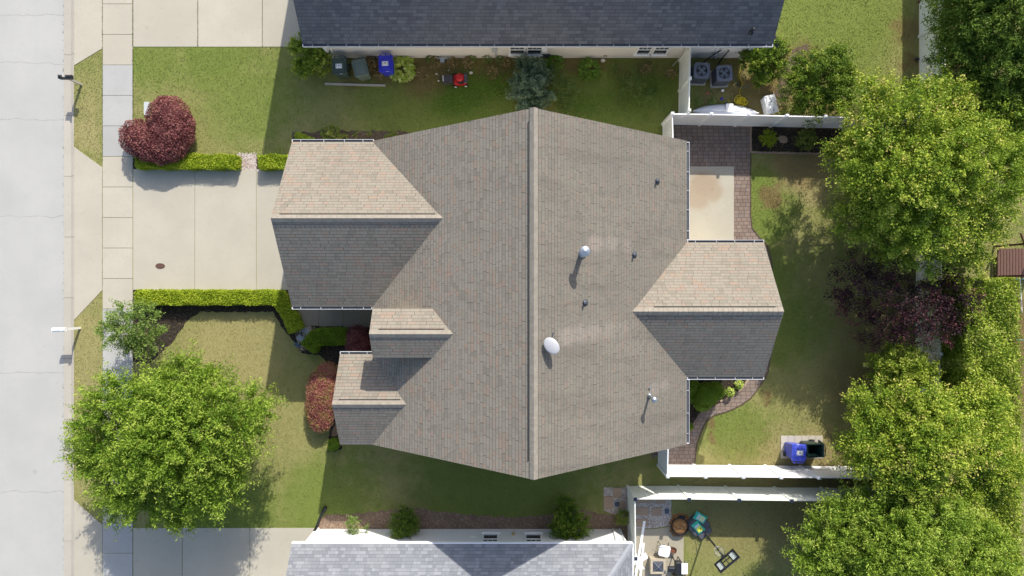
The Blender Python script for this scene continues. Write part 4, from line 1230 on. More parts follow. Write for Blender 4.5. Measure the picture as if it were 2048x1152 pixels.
def blob_shrub(name, label, lobes_px, mat, n, leaf=(.06, .035), cat='shrub', zsq=.8, stem=True, depth=.10, group=None):
    lobes = []
    for x, y, rp, z in lobes_px:
        p = G(x, y, z); lobes.append((p.x, p.y, z, rp * PX * (H - z) / H))
    L = np.array(lobes)
    w = L[:, 3] ** 2
    bx, by = (L[:, 0] * w).sum() / w.sum(), (L[:, 1] * w).sum() / w.sum()
    r = thing(name, label, cat, (bx, by, 0), 0, group)
    ci = rng.choice(len(L), n, p=w / w.sum())
    d = rng.normal(size=(n, 3)); d[:, 2] += .4; d /= np.linalg.norm(d, axis=1)[:, None]
    lump = 1 + .05 * np.sin(d[:, 0] * 9 + L[ci, 0] * 5) * np.cos(d[:, 1] * 8 + L[ci, 1] * 3)
    P = L[ci, :3] + d * (L[ci, 3] * lump * (1 - depth * rng.random(n) ** 1.5 + .04))[:, None] * np.array([1, 1, zsq])
    keep = P[:, 2] > .03
    for l in L: keep &= ~(np.linalg.norm((P - l[:3]) / np.array([1, 1, zsq]), axis=1) < l[3] * .86)
    P, d = P[keep], d[keep]
    V, F = leaf_geo(P, d + np.array([0, 0, .4]), leaf[0], leaf[1], .8)
    me = np_mesh('foliage', V - np.array([bx, by, 0]), F, [mat]); set_tone(me, np.clip(rng.normal(.5, .25, len(F)) + .2 * np.sin(P[:, 0] * 6) * np.sin(P[:, 1] * 7 + 1), 0, 1))
    o = bpy.data.objects.new('foliage', me); COL.objects.link(o); o.parent = r
    core = MB()
    for l in L:
        pr = []
        rr = l[3] * (.88 if depth < .2 else .78 if depth < .3 else .55)
        for k in range(9):
            a = -math.pi / 2 + math.pi * k / 8
            pr.append((max(.002, rr * math.cos(a)), max(rr * math.sin(a) * zsq, -l[2] + .02)))
        core.lathe((l[0], l[1], l[2]), pr, 20)
    core.build('inner_growth', mat, r)
    return r
blob_shrub('wine_red_shrub', 'large kidney-shaped wine-red shrub at the driveway corner over the sidewalk',
           [(338, 236, 43, .75), (346, 264, 43, .75), (276, 275, 36, .72), (325, 292, 37, .72), (298, 288, 36, .74), (334, 270, 40, .76), (352, 250, 36, .75), (333, 222, 29, .72), (340, 288, 36, .72), (300, 276, 30, .72)], L_RED, 46000, (.095, .04), zsq=.55, depth=.22)
blob_shrub('pink_shrub', 'long shrub in pink, red and green at the front gable of the brown house',
           [(655, 750, 27, .6), (648, 765, 30, .6), (645, 780, 31, .6), (643, 795, 31, .6), (642, 810, 30, .58), (641, 825, 28, .56), (641, 840, 25, .52), (660, 775, 26, .6), (660, 800, 24, .6)], L_PINK, 24000, (.065, .03), zsq=.6, depth=.14)
blob_shrub('barberry', 'dark red barberry tucked in the shaded corner by the front walk',
           [(715, 672, 22, .55), (722, 695, 24, .5), (705, 690, 16, .4)], L_RED, 6000, (.055, .03))
blob_shrub('arborvitae', 'small dark green cone shrub at the lower corner of the front gable', [(668, 888, 13, .35), (664, 894, 9, .25)], L_HEDG, 2200, (.04, .02))
blob_shrub('boxwood', 'rounded dark green boxwood beside the curved walk under the rear gable', [(1412, 790, 25, .6), (1405, 806, 18, .5), (1430, 782, 19, .5)], L_HEDG, 8000, (.045, .022))
blob_shrub('boxwood', 'dark green boxwood hard against the house wall in the rear corner', [(1386, 775, 16, .5), (1380, 795, 12, .4)], L_HEDG, 2600, (.045, .022))
blob_shrub('boxwood', 'tiny green shrub at the edge of the paver walk by the lower eave', [(1378, 853, 9, .2)], L_HEDG, 1100, (.04, .02))
tree('gold_shrub', 'yellow-green round shrub in the black mulch nearest the patio', 'shrub', [(1536, 276, 16, .35)], (.045, .022), L_LIME, 110, 40, .07, trunk_r=.015)
tree('gold_shrub', 'olive round shrub in the black mulch beside the round stone, right side', 'shrub', [(1612, 281, 19, .4)], (.045, .022), L_ROSE, 130, 40, .08, trunk_r=.015)
tree('rose_bush', 'reddish green rounded bush by the upper garage gutter', 'shrub', [(665, 271, 20, .35), (680, 275, 14, .3), (650, 275, 12, .3)], (.05, .028), L_ROSE, 150, 40, .08, trunk_r=.015)
blob_shrub('low_hedge', 'short lime hedge piece at the upper left garage corner', [(598, 273, 9, .3), (607, 277, 9, .3), (617, 280, 8, .25), (625, 282, 7, .25)], L_LIME, 2600, (.045, .025))
tree('rose_bush', 'small green bush where the garage gutter meets the main roof', 'shrub', [(785, 272, 10, .3), (776, 280, 7, .2)], (.05, .028), L_ROSE, 50, 30, .07, trunk_r=.015)
tree('seedling', 'small seedling left of centre below the shaded side lawn', 'shrub', [(712, 268, 6, .15)], (.05, .028), L_ROSE, 14, 18, .05, trunk_r=.015)
tree('seedling', 'small seedling to the right of its twin along the garage gutter', 'shrub', [(739, 268, 5, .15)], (.05, .028), L_ROSE, 12, 18, .05, trunk_r=.015)
tree('porch_plant', 'dry mixed plant at the white fence by the bottom house downspout', 'shrub', [(1244, 1034, 14, .35), (1238, 1040, 9, .3)], (.05, .028), L_ROSE, 90, 34, .08, trunk_r=.015)

def hosta(px, py, r_px, label, mat, leaves_n=170, ln=.26, group=None, name='hosta'):
    c = G(px, py); R = r_px * PX
    V, F = [], []
    k = 0
    for i in range(leaves_n):
        a = rng.uniform(0, 2 * math.pi); d = R * math.sqrt(rng.random()) * .8
        base = np.array([d * math.cos(a), d * math.sin(a), .10 + .30 * (1 - d / R) + rng.uniform(0, .08)])
        a2 = a + rng.normal() * .5
        t = np.array([math.cos(a2), math.sin(a2), rng.uniform(-.1, .5)]); t /= np.linalg.norm(t)
        s = np.cross(t, [0, 0, 1]); s /= np.linalg.norm(s)
        L = ln * rng.uniform(.6, 1.1); w = L * .34
        pts = [base, base + t * L * .35 + s * w + [0, 0, .02], base + t * L * .8 + s * w * .5, base + t * L * 1.05 - [0, 0, .04], base + t * L * .8 - s * w * .5, base + t * L * .35 - s * w + [0, 0, .02]]
        V += pts; F.append([k, k + 1, k + 2, k + 3]); F.append([k, k + 3, k + 4, k + 5]); k += 6
    me = np_mesh(name, np.array(V), np.array(F), [mat])
    at = me.attributes.new('tone', 'FLOAT', 'POINT'); at.data.foreach_set('value', np.repeat(np.clip(rng.normal(.5, .28, leaves_n), 0, 1), 6).astype(np.float32))
    o = bpy.data.objects.new(name, me); COL.objects.link(o); o.location = (c.x, c.y, 0)
    return tag(o, label, 'plant', group)
hosta(806, 142, 29, 'large yellow and green hosta beside the blue bin', L_HOST, 240, .24)
hosta(1177, 143, 24, 'bright green leafy plant by the beige wall right of the spruce', L_HOSG, 200, .2)
hosta(1108, 128, 20, 'green leafy plant between the spruce and the wall', L_HOSG, 140, .2)
hosta(1474, 768, 8, 'upper of the two small lime plants by the curved paver walk', L_HOST, 90, .13)
hosta(1457, 783, 9, 'lower of the two small lime plants by the curved paver walk', L_HOST, 100, .13)
hosta(745, 132, 17, 'brown dried-up plant between the grey-green bin and the blue bin', L_DEAD, 160, .16, name='dead_plant')
hosta(1357, 1145, 14, 'dry reddish plant at the patio edge below the white grill', L_DEAD, 110, .16, name='dead_plant')
for x_, y_, r_, lb_ in ((872, 128, 15, 'brown dried weeds above the left end of the mower'), (905, 128, 12, 'dried brown weeds between the grey stand and the mower'), (937, 128, 14, 'tan branching dead weeds right of the mower'),
                        (985, 148, 14, 'low tan dead weeds left of the blue spruce'), (846, 150, 15, 'brown dead weeds right of the big yellow hosta'), (1012, 128, 11, 'reddish dead weeds touching the wall left of the double window'),
                        (760, 152, 10, 'dark dead leaves at the front of the blue bin'), (1290, 140, 12, 'dry straw-coloured weeds right of the sparse shrub'), (1340, 150, 10, 'dry straw-coloured weeds against the greyish fence')):
    hosta(x_, y_, r_, lb_, L_DEAD, 70, .12, 'dead weeds along the beige wall', 'dead_plant')
for x_, y_, r_, lb_ in ((862, 121, 9, 'green weed clump at the wall between hosta and grey stand'), (945, 119, 9, 'green weed clump at the wall right of the grey stand'), (1000, 122, 8, 'green weed clump at the wall below the meter box'),
                        (1226, 140, 10, 'green weed clump on the side lawn right of the white stone'), (1300, 190, 10, 'green weed clump low on the side lawn by the sparse shrub'), (1395, 205, 8, 'green weed clump by the left tip of the white boat'),
                        (1422, 205, 8, 'green weed clump above the middle of the white boat')):
    hosta(x_, y_, r_, lb_, L_WEED, 70, .11, 'green weeds along the beige wall', 'weed_clump')
hosta(975, 121, 10, 'dark low weed at the foot of the beige wall', L_WEED, 60, .12, name='weed_clump')
hosta(1207, 112, 7, 'small weed clump by the white stone at the wall', L_WEED, 40, .1, name='weed_clump')

def hedge(name, label, pts, w, h, mat, dens=1900, leaf=(.068, .038), wob=.09, cat='hedge'):
    """clipped hedge along photo points given at ground level"""
    P = [G(*p) for p in pts]
    a0 = P[0]
    r = thing(name, label, cat, (a0.x, a0.y, 0))
    VV, FF, k = [], [], 0
    core = MB()
    # mitred outline
    n = len(P)
    dirs = [(P[i + 1] - P[i]).normalized() for i in range(n - 1)]
    def off(i, s):
        if i == 0: d = dirs[0]; m = Vector((-d.y, d.x, 0)); return P[0] + m * s
        if i == n - 1: d = dirs[-1]; m = Vector((-d.y, d.x, 0)); return P[-1] + m * s
        m = Vector((-(dirs[i - 1].y + dirs[i].y), dirs[i - 1].x + dirs[i].x, 0)).normalized()
        c = m.dot(Vector((-dirs[i].y, dirs[i].x, 0)))
        return P[i] + m * s / max(c, .5)
    pts_, nrm_ = [], []
    for i in range(n - 1):
        q = [off(i, w / 2), off(i, -w / 2), off(i + 1, -w / 2), off(i + 1, w / 2)]
        ci = [off(i, w / 2 - .05), off(i, -w / 2 + .05), off(i + 1, -w / 2 + .05), off(i + 1, w / 2 - .05)]
        e0 = dirs[0] * .05 if i == 0 else Vector(); e1 = dirs[-1] * -.05 if i == n - 2 else Vector()
        core.prism([((v + e).x, (v + e).y) for v, e in zip(ci, (e0, e0, e1, e1))], .02, h - .13 - wob * .9)
        L = (P[i + 1] - P[i]).length
        m = int(L * w * dens); a, b = rng.random(m), rng.random(m)
        Q = [np.array(v) for v in q]
        T = (Q[0] * (1 - b)[:, None] + Q[1] * b[:, None]) * (1 - a)[:, None] + (Q[3] * (1 - b)[:, None] + Q[2] * b[:, None]) * a[:, None]
        edge = np.minimum(b, 1 - b) * w
        T[:, 2] = h - (.11 + wob * .6) * rng.random(m) ** 1.6 - np.maximum(0, .07 - edge) * .8 + wob * np.sin(T[:, 0] * 3 + T[:, 1] * 2.2) * .4
        pts_.append(T); nrm_.append(np.tile([0, 0, 1.], (m, 1)))
        for s, (u, v) in ((1, (Q[0], Q[3])), (-1, (Q[1], Q[2]))):
            m = int(L * h * dens * .8); a = rng.random(m)
            T = u * (1 - a)[:, None] + v * a[:, None]
            T[:, 2] = rng.random(m) ** .8 * h
            nn = np.array([-dirs[i].y * s, dirs[i].x * s, 0.]); T += nn * (rng.uniform(-.05, .03 + wob * .5, (m, 1)) + .035 * np.sin(T[:, :1] * 5.1 + T[:, 1:2] * 6.3 + T[:, 2:] * 4))
            pts_.append(T); nrm_.append(np.tile(nn, (m, 1)))
    for (e, d) in ((P[0], -dirs[0]), (P[-1], dirs[-1])):
        m = int(w * h * dens); s = np.array([-d.y, d.x, 0]); b = rng.uniform(-w / 2, w / 2, (m, 1))
        T = np.array(e) + s * b; T[:, 2] = rng.random(m) * h; T += np.array(d) * rng.uniform(-.04, .04, (m, 1))
        pts_.append(T); nrm_.append(np.tile(np.array(d), (m, 1)))
    P_ = np.concatenate(pts_); N_ = np.concatenate(nrm_)
    V, F = leaf_geo(P_, N_, leaf[0], leaf[1], .7)
    me = np_mesh('foliage', V - np.array([a0.x, a0.y, 0]), F, [mat]); set_tone(me, np.clip(rng.normal(.48, .22, len(F)) + .22 * np.sin(P_[:, 0] * 4.1) * np.sin(P_[:, 1] * 5.3 + 1) + .12 * np.sin(P_[:, 0] * 11 + P_[:, 1] * 9), 0, 1))
    o = bpy.data.objects.new('foliage', me); COL.objects.link(o); o.parent = r
    core.build('inner_growth', mat, r)
    return r
hk = .977
hpt = lambda x, y, h=.7: ((x - 1024) * (1 - h / H) + 1024, (y - 576) * (1 - h / H) + 576)
hedge('lime_hedge', 'lime green clipped hedge along the upper edge of the driveway beside the red shrub', [hpt(268, 320), hpt(470, 322)], .60, .6, L_LIME)
hedge('lime_hedge', 'short lime green hedge between the pebbles and the garage', [hpt(515, 322), hpt(583, 322)], .60, .6, L_LIME)
hedge('lime_hedge', 'long lime hedge below the driveway that turns along the garage wall', [hpt(268, 595), hpt(556, 595), hpt(590, 661)], .60, .65, L_LIME)
hedge('curved_hedge', 'green curved hedge beside the grey flagstones of the front walk', [hpt(613, 698), hpt(626, 679), hpt(644, 673), hpt(692, 675)], .72, .6, L_HEDG)
hedge('tall_hedge', 'tall yellow-green hedge along the far right edge', [(1872, 560), (1876, 700), (1878, 830), (1876, 1180)], 2.0, 3.6, L_PHOT, 750, (.11, .06), .35)

# grass blades over the lawns (all one stuff object)
def grass_blades(n):
    P = np.stack([rng.uniform(XK + .02, 27, n), rng.uniform(-15.2, 15.2, n)], 1)
    bad = np.zeros(n, bool)
    solid = [[(HX0 + .5, YB + .3), (HX1 - .5, YB + .3), (HX1 - .5, YT - .3), (HX0 + .5, YT - .3)], [(GX0 + .3, GY0), (HX0 + 1, GY0), (HX0 + 1, GY1), (GX0 + .3, GY1)],
             [(FX0 + .3, FY0 + .3), (HX0 + 1, FY0 + .3), (HX0 + 1, FY1), (FX0 + .3, FY1)], [(HX1 - 1, BY0 + .3), (BX1 - .3, BY0 + .3), (BX1 - .3, BY1 - .3), (HX1 - 1, BY1 - .3)],
             [(wx0, wy), (wx1, wy), (wx1, 40), (wx0, 40)], [(sx0, sy), (sx1, sy), (sx1, -40), (sx0, -40)]]
    J = P + rng.normal(size=P.shape) * .03
    for pg in NOGRASS + solid: bad |= inpoly(J, pg)
    P = P[~bad]
    for (xa, ya, xb, yb, m) in ((266, -20, 266, 94, 700), (396, 0, 396, 94, 420), (525, 0, 525, 94, 220), (148, 0, 148, 131, 260), (205, 0, 205, 97, 300), (205, 340, 205, 575, 260),
                                (266, 1060, 266, 1152, 160), (123, 0, 123, 1152, 200), (365, 1056, 365, 1152, 120), (266, 100, 266, 310, 900), (205.5, 100, 205.5, 330, 700), (205.5, 640, 205.5, 1040, 900)):
        t = rng.random(m) ** 1.0; t = np.floor(t * 60) / 60 * .5 + t * .5
        a, b = np.array(G(xa, ya))[:2], np.array(G(xb, yb))[:2]
        P = np.concatenate([P, a + (b - a) * t[:, None] + rng.normal(size=(m, 2)) * .012])
    n = len(P)
    a = rng.uniform(0, 2 * math.pi, n); h = rng.uniform(.012, .04, n); w = rng.uniform(.010, .022, n)
    ln = rng.uniform(-.035, .035, (n, 2))
    V = np.zeros((n, 3, 3))
    V[:, 0, 0] = P[:, 0] - np.cos(a) * w; V[:, 0, 1] = P[:, 1] - np.sin(a) * w
    V[:, 1, 0] = P[:, 0] + np.cos(a) * w; V[:, 1, 1] = P[:, 1] + np.sin(a) * w
    V[:, 2, :2] = P + ln; V[:, 2, 2] = h
    V[P[:, 0] < XK + .04, :, 2] += ROADZ
    V[P[:, 0] >= XK + .04, :, 2] += .004
    me = np_mesh('grass', V.reshape(-1, 3), np.arange(3 * n).reshape(n, 3), [BLADE])
    o = bpy.data.objects.new('grass', me); COL.objects.link(o)
    tag(o, 'short mown grass of the lawns, green with dry tan patches', 'grass', None, 'stuff')
grass_blades(520000)

def clover(n):
    P = []
    for x, y, r in ((930, 190, .75), (905, 205, .6), (960, 175, .6), (1000, 170, .5), (1250, 200, .8), (1310, 170, .7), (1160, 215, .6)):
        c = G(x, y); P.append(np.stack([c.x + rng.normal(size=n) * r, c.y + rng.normal(size=n) * r * .7, rng.uniform(.02, .07, n)], 1))
    P = np.concatenate(P)
    P = P[~inpoly(P, [(HX0, YB), (HX1, YB), (HX1, YT), (HX0, YT)]) & (P[:, 1] < wy - .1)]
    V, F = leaf_geo(P, np.tile([0, 0, 1.], (len(P), 1)), .05, .04, 2.)
    me = np_mesh('clover', V, F, [L_HOSG]); set_tone(me, rng.random(len(F)) * .8)
    o = bpy.data.objects.new('clover', me); COL.objects.link(o)
    tag(o, 'patches of clover and weeds in the shaded side lawn', 'clover', None, 'stuff')
clover(1500)

def scatter_leaves(n, zones):
    P = []
    for x, y, r, k in zones:
        c = G(x, y); m = int(n * k); P.append(np.stack([c.x + rng.normal(size=m) * r, c.y + rng.normal(size=m) * r, rng.uniform(.012, .03, m)], 1))
    P = np.concatenate(P)
    inside = inpoly(P, [(HX0, YB), (HX1, YB), (HX1, YT), (HX0, YT)]) | (P[:, 0] < XK + .1)
    P = P[~inside]
    V, F = leaf_geo(P, np.tile([0, 0, 1.], (len(P), 1)), .06, .035, 3.)
    me = np_mesh('fallen_leaves', V, F, [L_DEAD]); set_tone(me, rng.random(len(F)))
    o = bpy.data.objects.new('fallen_leaves', me); COL.objects.link(o)
    tag(o, 'scattered dry brown leaves on lawns, beds and paving', 'fallen leaves', None, 'stuff')
scatter_leaves(5200, [(1575, 160, 1.0, .22), (1450, 165, 1.0, .08), (860, 140, 1.3, .10), (1000, 130, .9, .05), (1620, 340, 1.2, .12), (1560, 922, 1.6, .12), (1640, 900, .9, .06),
                      (1000, 1045, 3.2, .06), (350, 900, 3.4, .03), (1420, 330, 1.2, .015), (1650, 760, 1.8, .04), (235, 1050, 1.2, .01), (1340, 1060, .8, .03), (1700, 650, 2., .04), (440, 60, 3., .006)])

# ------------------------------------------------------------------ yard objects
def mailbox(px, py, boxmat, postmat, label, rz=0., shift=0., group='roadside mailboxes'):
    p = G(px, py)
    r = thing('mailbox', label, 'mailbox', (p.x, p.y, 0), rz, group)
    MB().box((0, 0, .62), (.10, .10, 1.24)).build('post', postmat, r, False)
    MB().box((-.05 + shift, 0, .93), (.6, .08, .05)).build('bracket', postmat, r, False)
    mb = MB()
    pr = []
    w, h = .10, .12
    for k in range(11):
        a = math.pi * k / 10
        pr.append((w * math.cos(a), .12 + .10 * math.sin(a)))
    pr = [(w, 0)] + pr + [(-w, 0)]
    n = len(pr); x0_, x1_ = -.33 + shift, .27 + shift
    vs = [(x0_, y, .955 + z) for y, z in pr] + [(x1_, y, .955 + z) for y, z in pr]
    mb.raw(vs, [(i, n + i, n + (i + 1) % n, (i + 1) % n) for i in range(n)] + [tuple(range(n)), tuple(range(2 * n - 1, n - 1, -1))])
    bx = mb.build('box', boxmat, r, False)
    MB().box((x0_ - .008, 0, 1.06), (.016, .19, .19)).build('door', boxmat, r, False)
    return r
mailbox(163, 169, BLACK, WOODG, 'black mailbox on a grey post overhanging the kerb near the top left', 0., .03)
mailbox(160, 656, WHITE, WHITE, 'white mailbox on a white post overhanging the kerb left of the small tree', math.radians(2), -.20)

def bin_(px, py, rz, mats, label, name='wheelie_bin', open_=False, sticker=True, group='wheelie bins'):
    body_m, lid_m = mats
    p = G(px, py)
    r = thing(name, label, 'bin', (p.x, p.y, 0), math.radians(rz), group)
    # handle side = +y, front = -y
    mb = MB()
    n0, n1 = (.25, .27), (.325, .40)
    lv = [(.06, .25, .27, 0), (.5, .285, .33, 0), (.96, .315, .38, 0), (.97, .335, .40, 0), (1.02, .335, .40, 0)]
    ring = []
    for z, hx, hy, o in lv:
        rr = .05
        for cx, cy, a0 in ((hx - rr, hy - rr, 0), (-hx + rr, hy - rr, 90), (-hx + rr, -hy + rr, 180), (hx - rr, -hy + rr, 270)):
            for k in range(4):
                a = math.radians(a0 + 30 * k); ring.append((cx + rr * math.cos(a), cy + rr * math.sin(a), z))
    m = 16
    fs_ = [tuple(reversed(range(m)))]
    for l in range(len(lv) - 1):
        for k in range(m): fs_.append((l * m + k, l * m + (k + 1) % m, (l + 1) * m + (k + 1) % m, (l + 1) * m + k))
    mb.raw(ring, fs_)
    # inner lining
    inn = []
    for z, sx, sy in ((1.02, .285, .34), (.12, .22, .24)):
        for cx, cy in ((sx, sy), (-sx, sy), (-sx, -sy), (sx, -sy)): inn.append((cx, cy, z))
    mb.raw(inn, [(0, 4, 5, 1), (1, 5, 6, 2), (2, 6, 7, 3), (3, 7, 4, 0), (4, 7, 6, 5)])
    top = [v for v in ring[-m:]]
    mb.raw([(x, y, 1.02) for x, y in ((.335, .40), (-.335, .40), (-.335, -.40), (.335, -.40))] + [(x, y, 1.02) for x, y in ((.285, .34), (-.285, .34), (-.285, -.34), (.285, -.34))],
           [(0, 1, 5, 4), (1, 2, 6, 5), (2, 3, 7, 6), (3, 0, 4, 7)])
    mb.build('bin_body', body_m, r, False)
    if not open_:
        lid = MB()
        lid.rbox((0, -.01, 1.05), (.70, .82, .05), .07, 0, (.97, .97), 4)
        lid.rbox((0, -.06, 1.085), (.50, .52, .03), .06, 0, (.92, .92), 4)
        for x in (-.27, .27): lid.box((x, -.02, 1.082), (.03, .70, .02))
        lid.box((0, -.37, 1.085), (.40, .04, .02))
        ld = lid.build('lid', lid_m, r, False)
        if sticker:
            MB().box((-.02, -.02, 1.104), (.30, .22, .006)).build('sticker', WHITE, ld, False)
            s = MB()
            for x, y in ((-.13, .045), (-.13, -.04), (.09, .045), (.09, -.04)): s.box((x, y, 1.109), (.022, .05, .004))
            for x in (-.115, .075): s.box((x, 0, 1.109), (.012, .014, .004))
            s.box((-.02, -.0, 1.109), (.045, .045, .004), math.radians(45)); s.box((-.02, -.035, 1.109), (.02, .02, .004)); s.box((-.045, .02, 1.110), (.02, .03, .003)); s.box((.008, .02, 1.110), (.02, .03, .003))
            s.build('sticker_mark', BLACK, ld, False)
            MB().box((.08, -.395, 1.08), (.13, .018, .012)).build('lid_mark', WHITE, ld, False)
    else:
        lid = MB(); Mq = Matrix.Rotation(math.radians(100), 3, 'X')
        lid.rbox((0, .47, .66), (.70, .80, .05), .07, 0, (.97, .97), 4, M=Mq)
        lid.build('lid', lid_m, r, False)
    hb = MB().tube([(-.24, .40, 1.0), (-.24, .49, 1.03), (.24, .49, 1.03), (.24, .40, 1.0)], .018, 8)
    for x in (-.24, 0, .24): hb.box((x, .43, 1.01), (.035, .09, .04))
    hb.build('handle', body_m, r, False)
    for sx in (-1, 1):
        MB().lathe((sx * .27, .30, .13), [(.001, -.03), (.13, -.03), (.135, 0), (.13, .03), (.001, .03)], 16, Matrix.Rotation(math.radians(90), 3, 'Y')).build('wheel', BLACK, r, False)
    return r
BGRN = plain('bin_green', (56, 74, 68), .5, .12, 5.)
BGRY = plain('bin_grey_green', (96, 110, 104), .55, .15, 5.)
BBLU = plain('bin_blue', (44, 52, 190), .4, .12, 5.)
BBLU2 = plain('bin_blue_sun', (66, 80, 190), .35, .12, 5.)
BDK = plain('bin_dark_green', (26, 48, 44), .4, .15, 5.)
g_ = lambda x, y, z=1.05: ((x - 1024) * (1 - z / H) + 1024, (y - 576) * (1 - z / H) + 576)
bin_(*g_(679, 132), 2, (BGRN, BGRN), 'dark green wheelie bin with white sticker, leftmost by the beige wall')
bin_(*g_(720, 135), 14, (BGRY, BGRY), 'faded grey-green wheelie bin tilted next to the dark green one', sticker=False)
bin_(*g_(771.5, 127), 2, (BBLU, BBLU), 'blue wheelie bin beside the yellow hosta by the beige wall')
bin_(*g_(1598, 906), 178, (BBLU2, BBLU2), 'blue wheelie bin on the paved pad by the lower white fence')
bin_(*g_(1631, 902), -90 + 2, (BDK, BDK), 'open dark green wheelie bin beside the blue one on the pad', open_=True, sticker=False)

def ac(px, py, rz, label):
    p = G(px, py)
    r = thing('ac_unit', label, 'air conditioner', (p.x, p.y, 0), math.radians(rz), 'outdoor air conditioners')
    MB().box((0, 0, .04), (.86, .86, .08)).build('base_pad', CG, r, False)
    c = MB(); c.rbox((0, 0, .45), (.74, .74, .74), .09, 0, (1, 1), 4)
    for i in range(14): c.rbox((0, 0, .14 + i * .045), (.765, .765, .018), .09, 0, (1, 1), 4)
    c.build('cabinet', plain('cabinet_grey', (70, 76, 84), .5, .15, 8.), r, False)
    t_ = MB()
    n = 32; vs = []; hx = .385
    for zz in (.82, .86):
        for k in range(n):
            a = 2 * math.pi * k / n + math.pi / n
            u = 1 / max(abs(math.cos(a)), abs(math.sin(a))); u = min(u, 1.27)
            vs.append((hx * u * math.cos(a), hx * u * math.sin(a), zz))
    for zz in (.86, .80):
        for k in range(n):
            a = 2 * math.pi * k / n + math.pi / n; vs.append((.275 * math.cos(a), .275 * math.sin(a), zz))
    f_ = []
    for l in range(3):
        for k in range(n): f_.append((l * n + k, l * n + (k + 1) % n, (l + 1) * n + (k + 1) % n, (l + 1) * n + k))
    t_.raw(vs, f_); t_.build('top_panel', plain('top_grey', (102, 108, 122), .45, .1, 8.), r, False)
    MB().lathe((0, 0, .823), [(.001, 0), (.27, 0), (.27, .004), (.001, .004)], 28).build('fan_well', BLACK, r, False)
    gd = MB()
    for q in (.07, .11, .15, .19, .23, .265):
        gd.tube([(q * math.cos(2 * math.pi * k / 24), q * math.sin(2 * math.pi * k / 24), .862) for k in range(25)], .0035, 4)
    for k in range(4):
        a = math.pi * k / 2; gd.tube([(.05 * math.cos(a), .05 * math.sin(a), .866), (.27 * math.cos(a), .27 * math.sin(a), .866)], .0025, 4)
    gd.build('fan_guard', DGREY, r, False)
    fb = MB().lathe((0, 0, .845), [(.001, 0), (.10, 0), (.10, .012), (.001, .016)], 18)
    for k in range(4):
        a = math.pi * k / 2 + .5
        fb.face([(.05 * math.cos(a), .05 * math.sin(a), .85), (.25 * math.cos(a - .15), .25 * math.sin(a - .15), .835), (.25 * math.cos(a + .7), .25 * math.sin(a + .7), .85), (.06 * math.cos(a + .9), .06 * math.sin(a + .9), .852)])
    fb.build('fan', plain('fan_grey', (112, 122, 136), .4, .2, 6.), r, False)
    return r
ac(*g_(1403, 142, .8), -2, 'dark grey air conditioner nearest the greyish white fence')
ac(*g_(1448, 147, .8), 3, 'dark grey air conditioner on the right, nearer the hoses')
q = G(1430, 117)
lb = MB().tube([(q.x - .1, wy - .08, 1.2), (q.x - .35, wy - .12, .7), G(1407, 124, .3), G(1406, 130, .3)], .03, 6).tube([(q.x + .3, wy - .06, 1.1), (q.x + .1, wy - .3, .5), G(1434, 135, .3)], .03, 6)
tag(lb.build('refrigerant_line', BLACK), 'black insulated pipes running from the beige wall to the air conditioners', 'pipe')

# lawn mower
p = G(911, 162.5)
mo = thing('lawn_mower', 'red push mower with grey grass bag on the shaded side lawn', 'lawn mower', (p.x, p.y, 0), math.radians(3)); mo.scale = (1.13, 1.13, 1.13)
RED = plain('mower_red', (178, 24, 32), .35, .15, 8.)
MB().rbox((.22, 0, .17), (.62, .50, .13), .10, 0, (.9, .9), 4).build('deck', RED, mo, False)
en = MB().lathe((.22, .04, .24), [(.19, 0), (.19, .12), (.16, .17), (.08, .20), (.001, .20)], 20).build('engine', RED, mo, False, True)
MB().rbox((.26, -.17, .30), (.20, .12, .12), .03).build('fuel_tank', BLACK, mo, False)
MB().rbox((.47, .02, .26), (.16, .42, .12), .05).build('front_cover', DGREY, mo, False)
MB().rbox((-.33, 0, .30), (.50, .36, .26), .06, 0, (.92, .88)).build('grass_bag', plain('bag_cloth', (62, 62, 70), .8, .2, 20.), mo, False)
MB().box((-.50, 0, .435), (.03, .26, .012)).build('bag_handle', WHITE, mo, False)
MB().tube([(-.02, .22, .2), (-.45, .22, .62), (-.62, .2, .72), (-.62, -.2, .72), (-.45, -.22, .62), (-.02, -.22, .2)], .013, 8).build('handlebar', BLACK, mo, False)
for x, y in ((.45, .26), (.45, -.26), (.0, .27), (.0, -.27)):
    w_ = MB().lathe((x, y, .10), [(.001, -.02), (.10, -.02), (.10, .02), (.001, .02)], 16, Matrix.Rotation(math.radians(90), 3, 'X')).build('wheel', BLACK, mo, False)
    MB().lathe((x, y + (.022 if y > 0 else -.022), .10), [(.001, -.004), (.055, -.004), (.055, .004), (.001, .004)], 12, Matrix.Rotation(math.radians(90), 3, 'X')).build('hub', WHITE, w_, False)

# board lying on the grass
a, b = G(650, 168), G(771, 171.5); c = (a + b) / 2; d = b - a
tag(MB().box((c.x, c.y, .03), (d.length, .10, .045), math.atan2(d.y, d.x)).build('plank', WOODG), 'long pale wooden board lying on grass below the bins', 'plank')
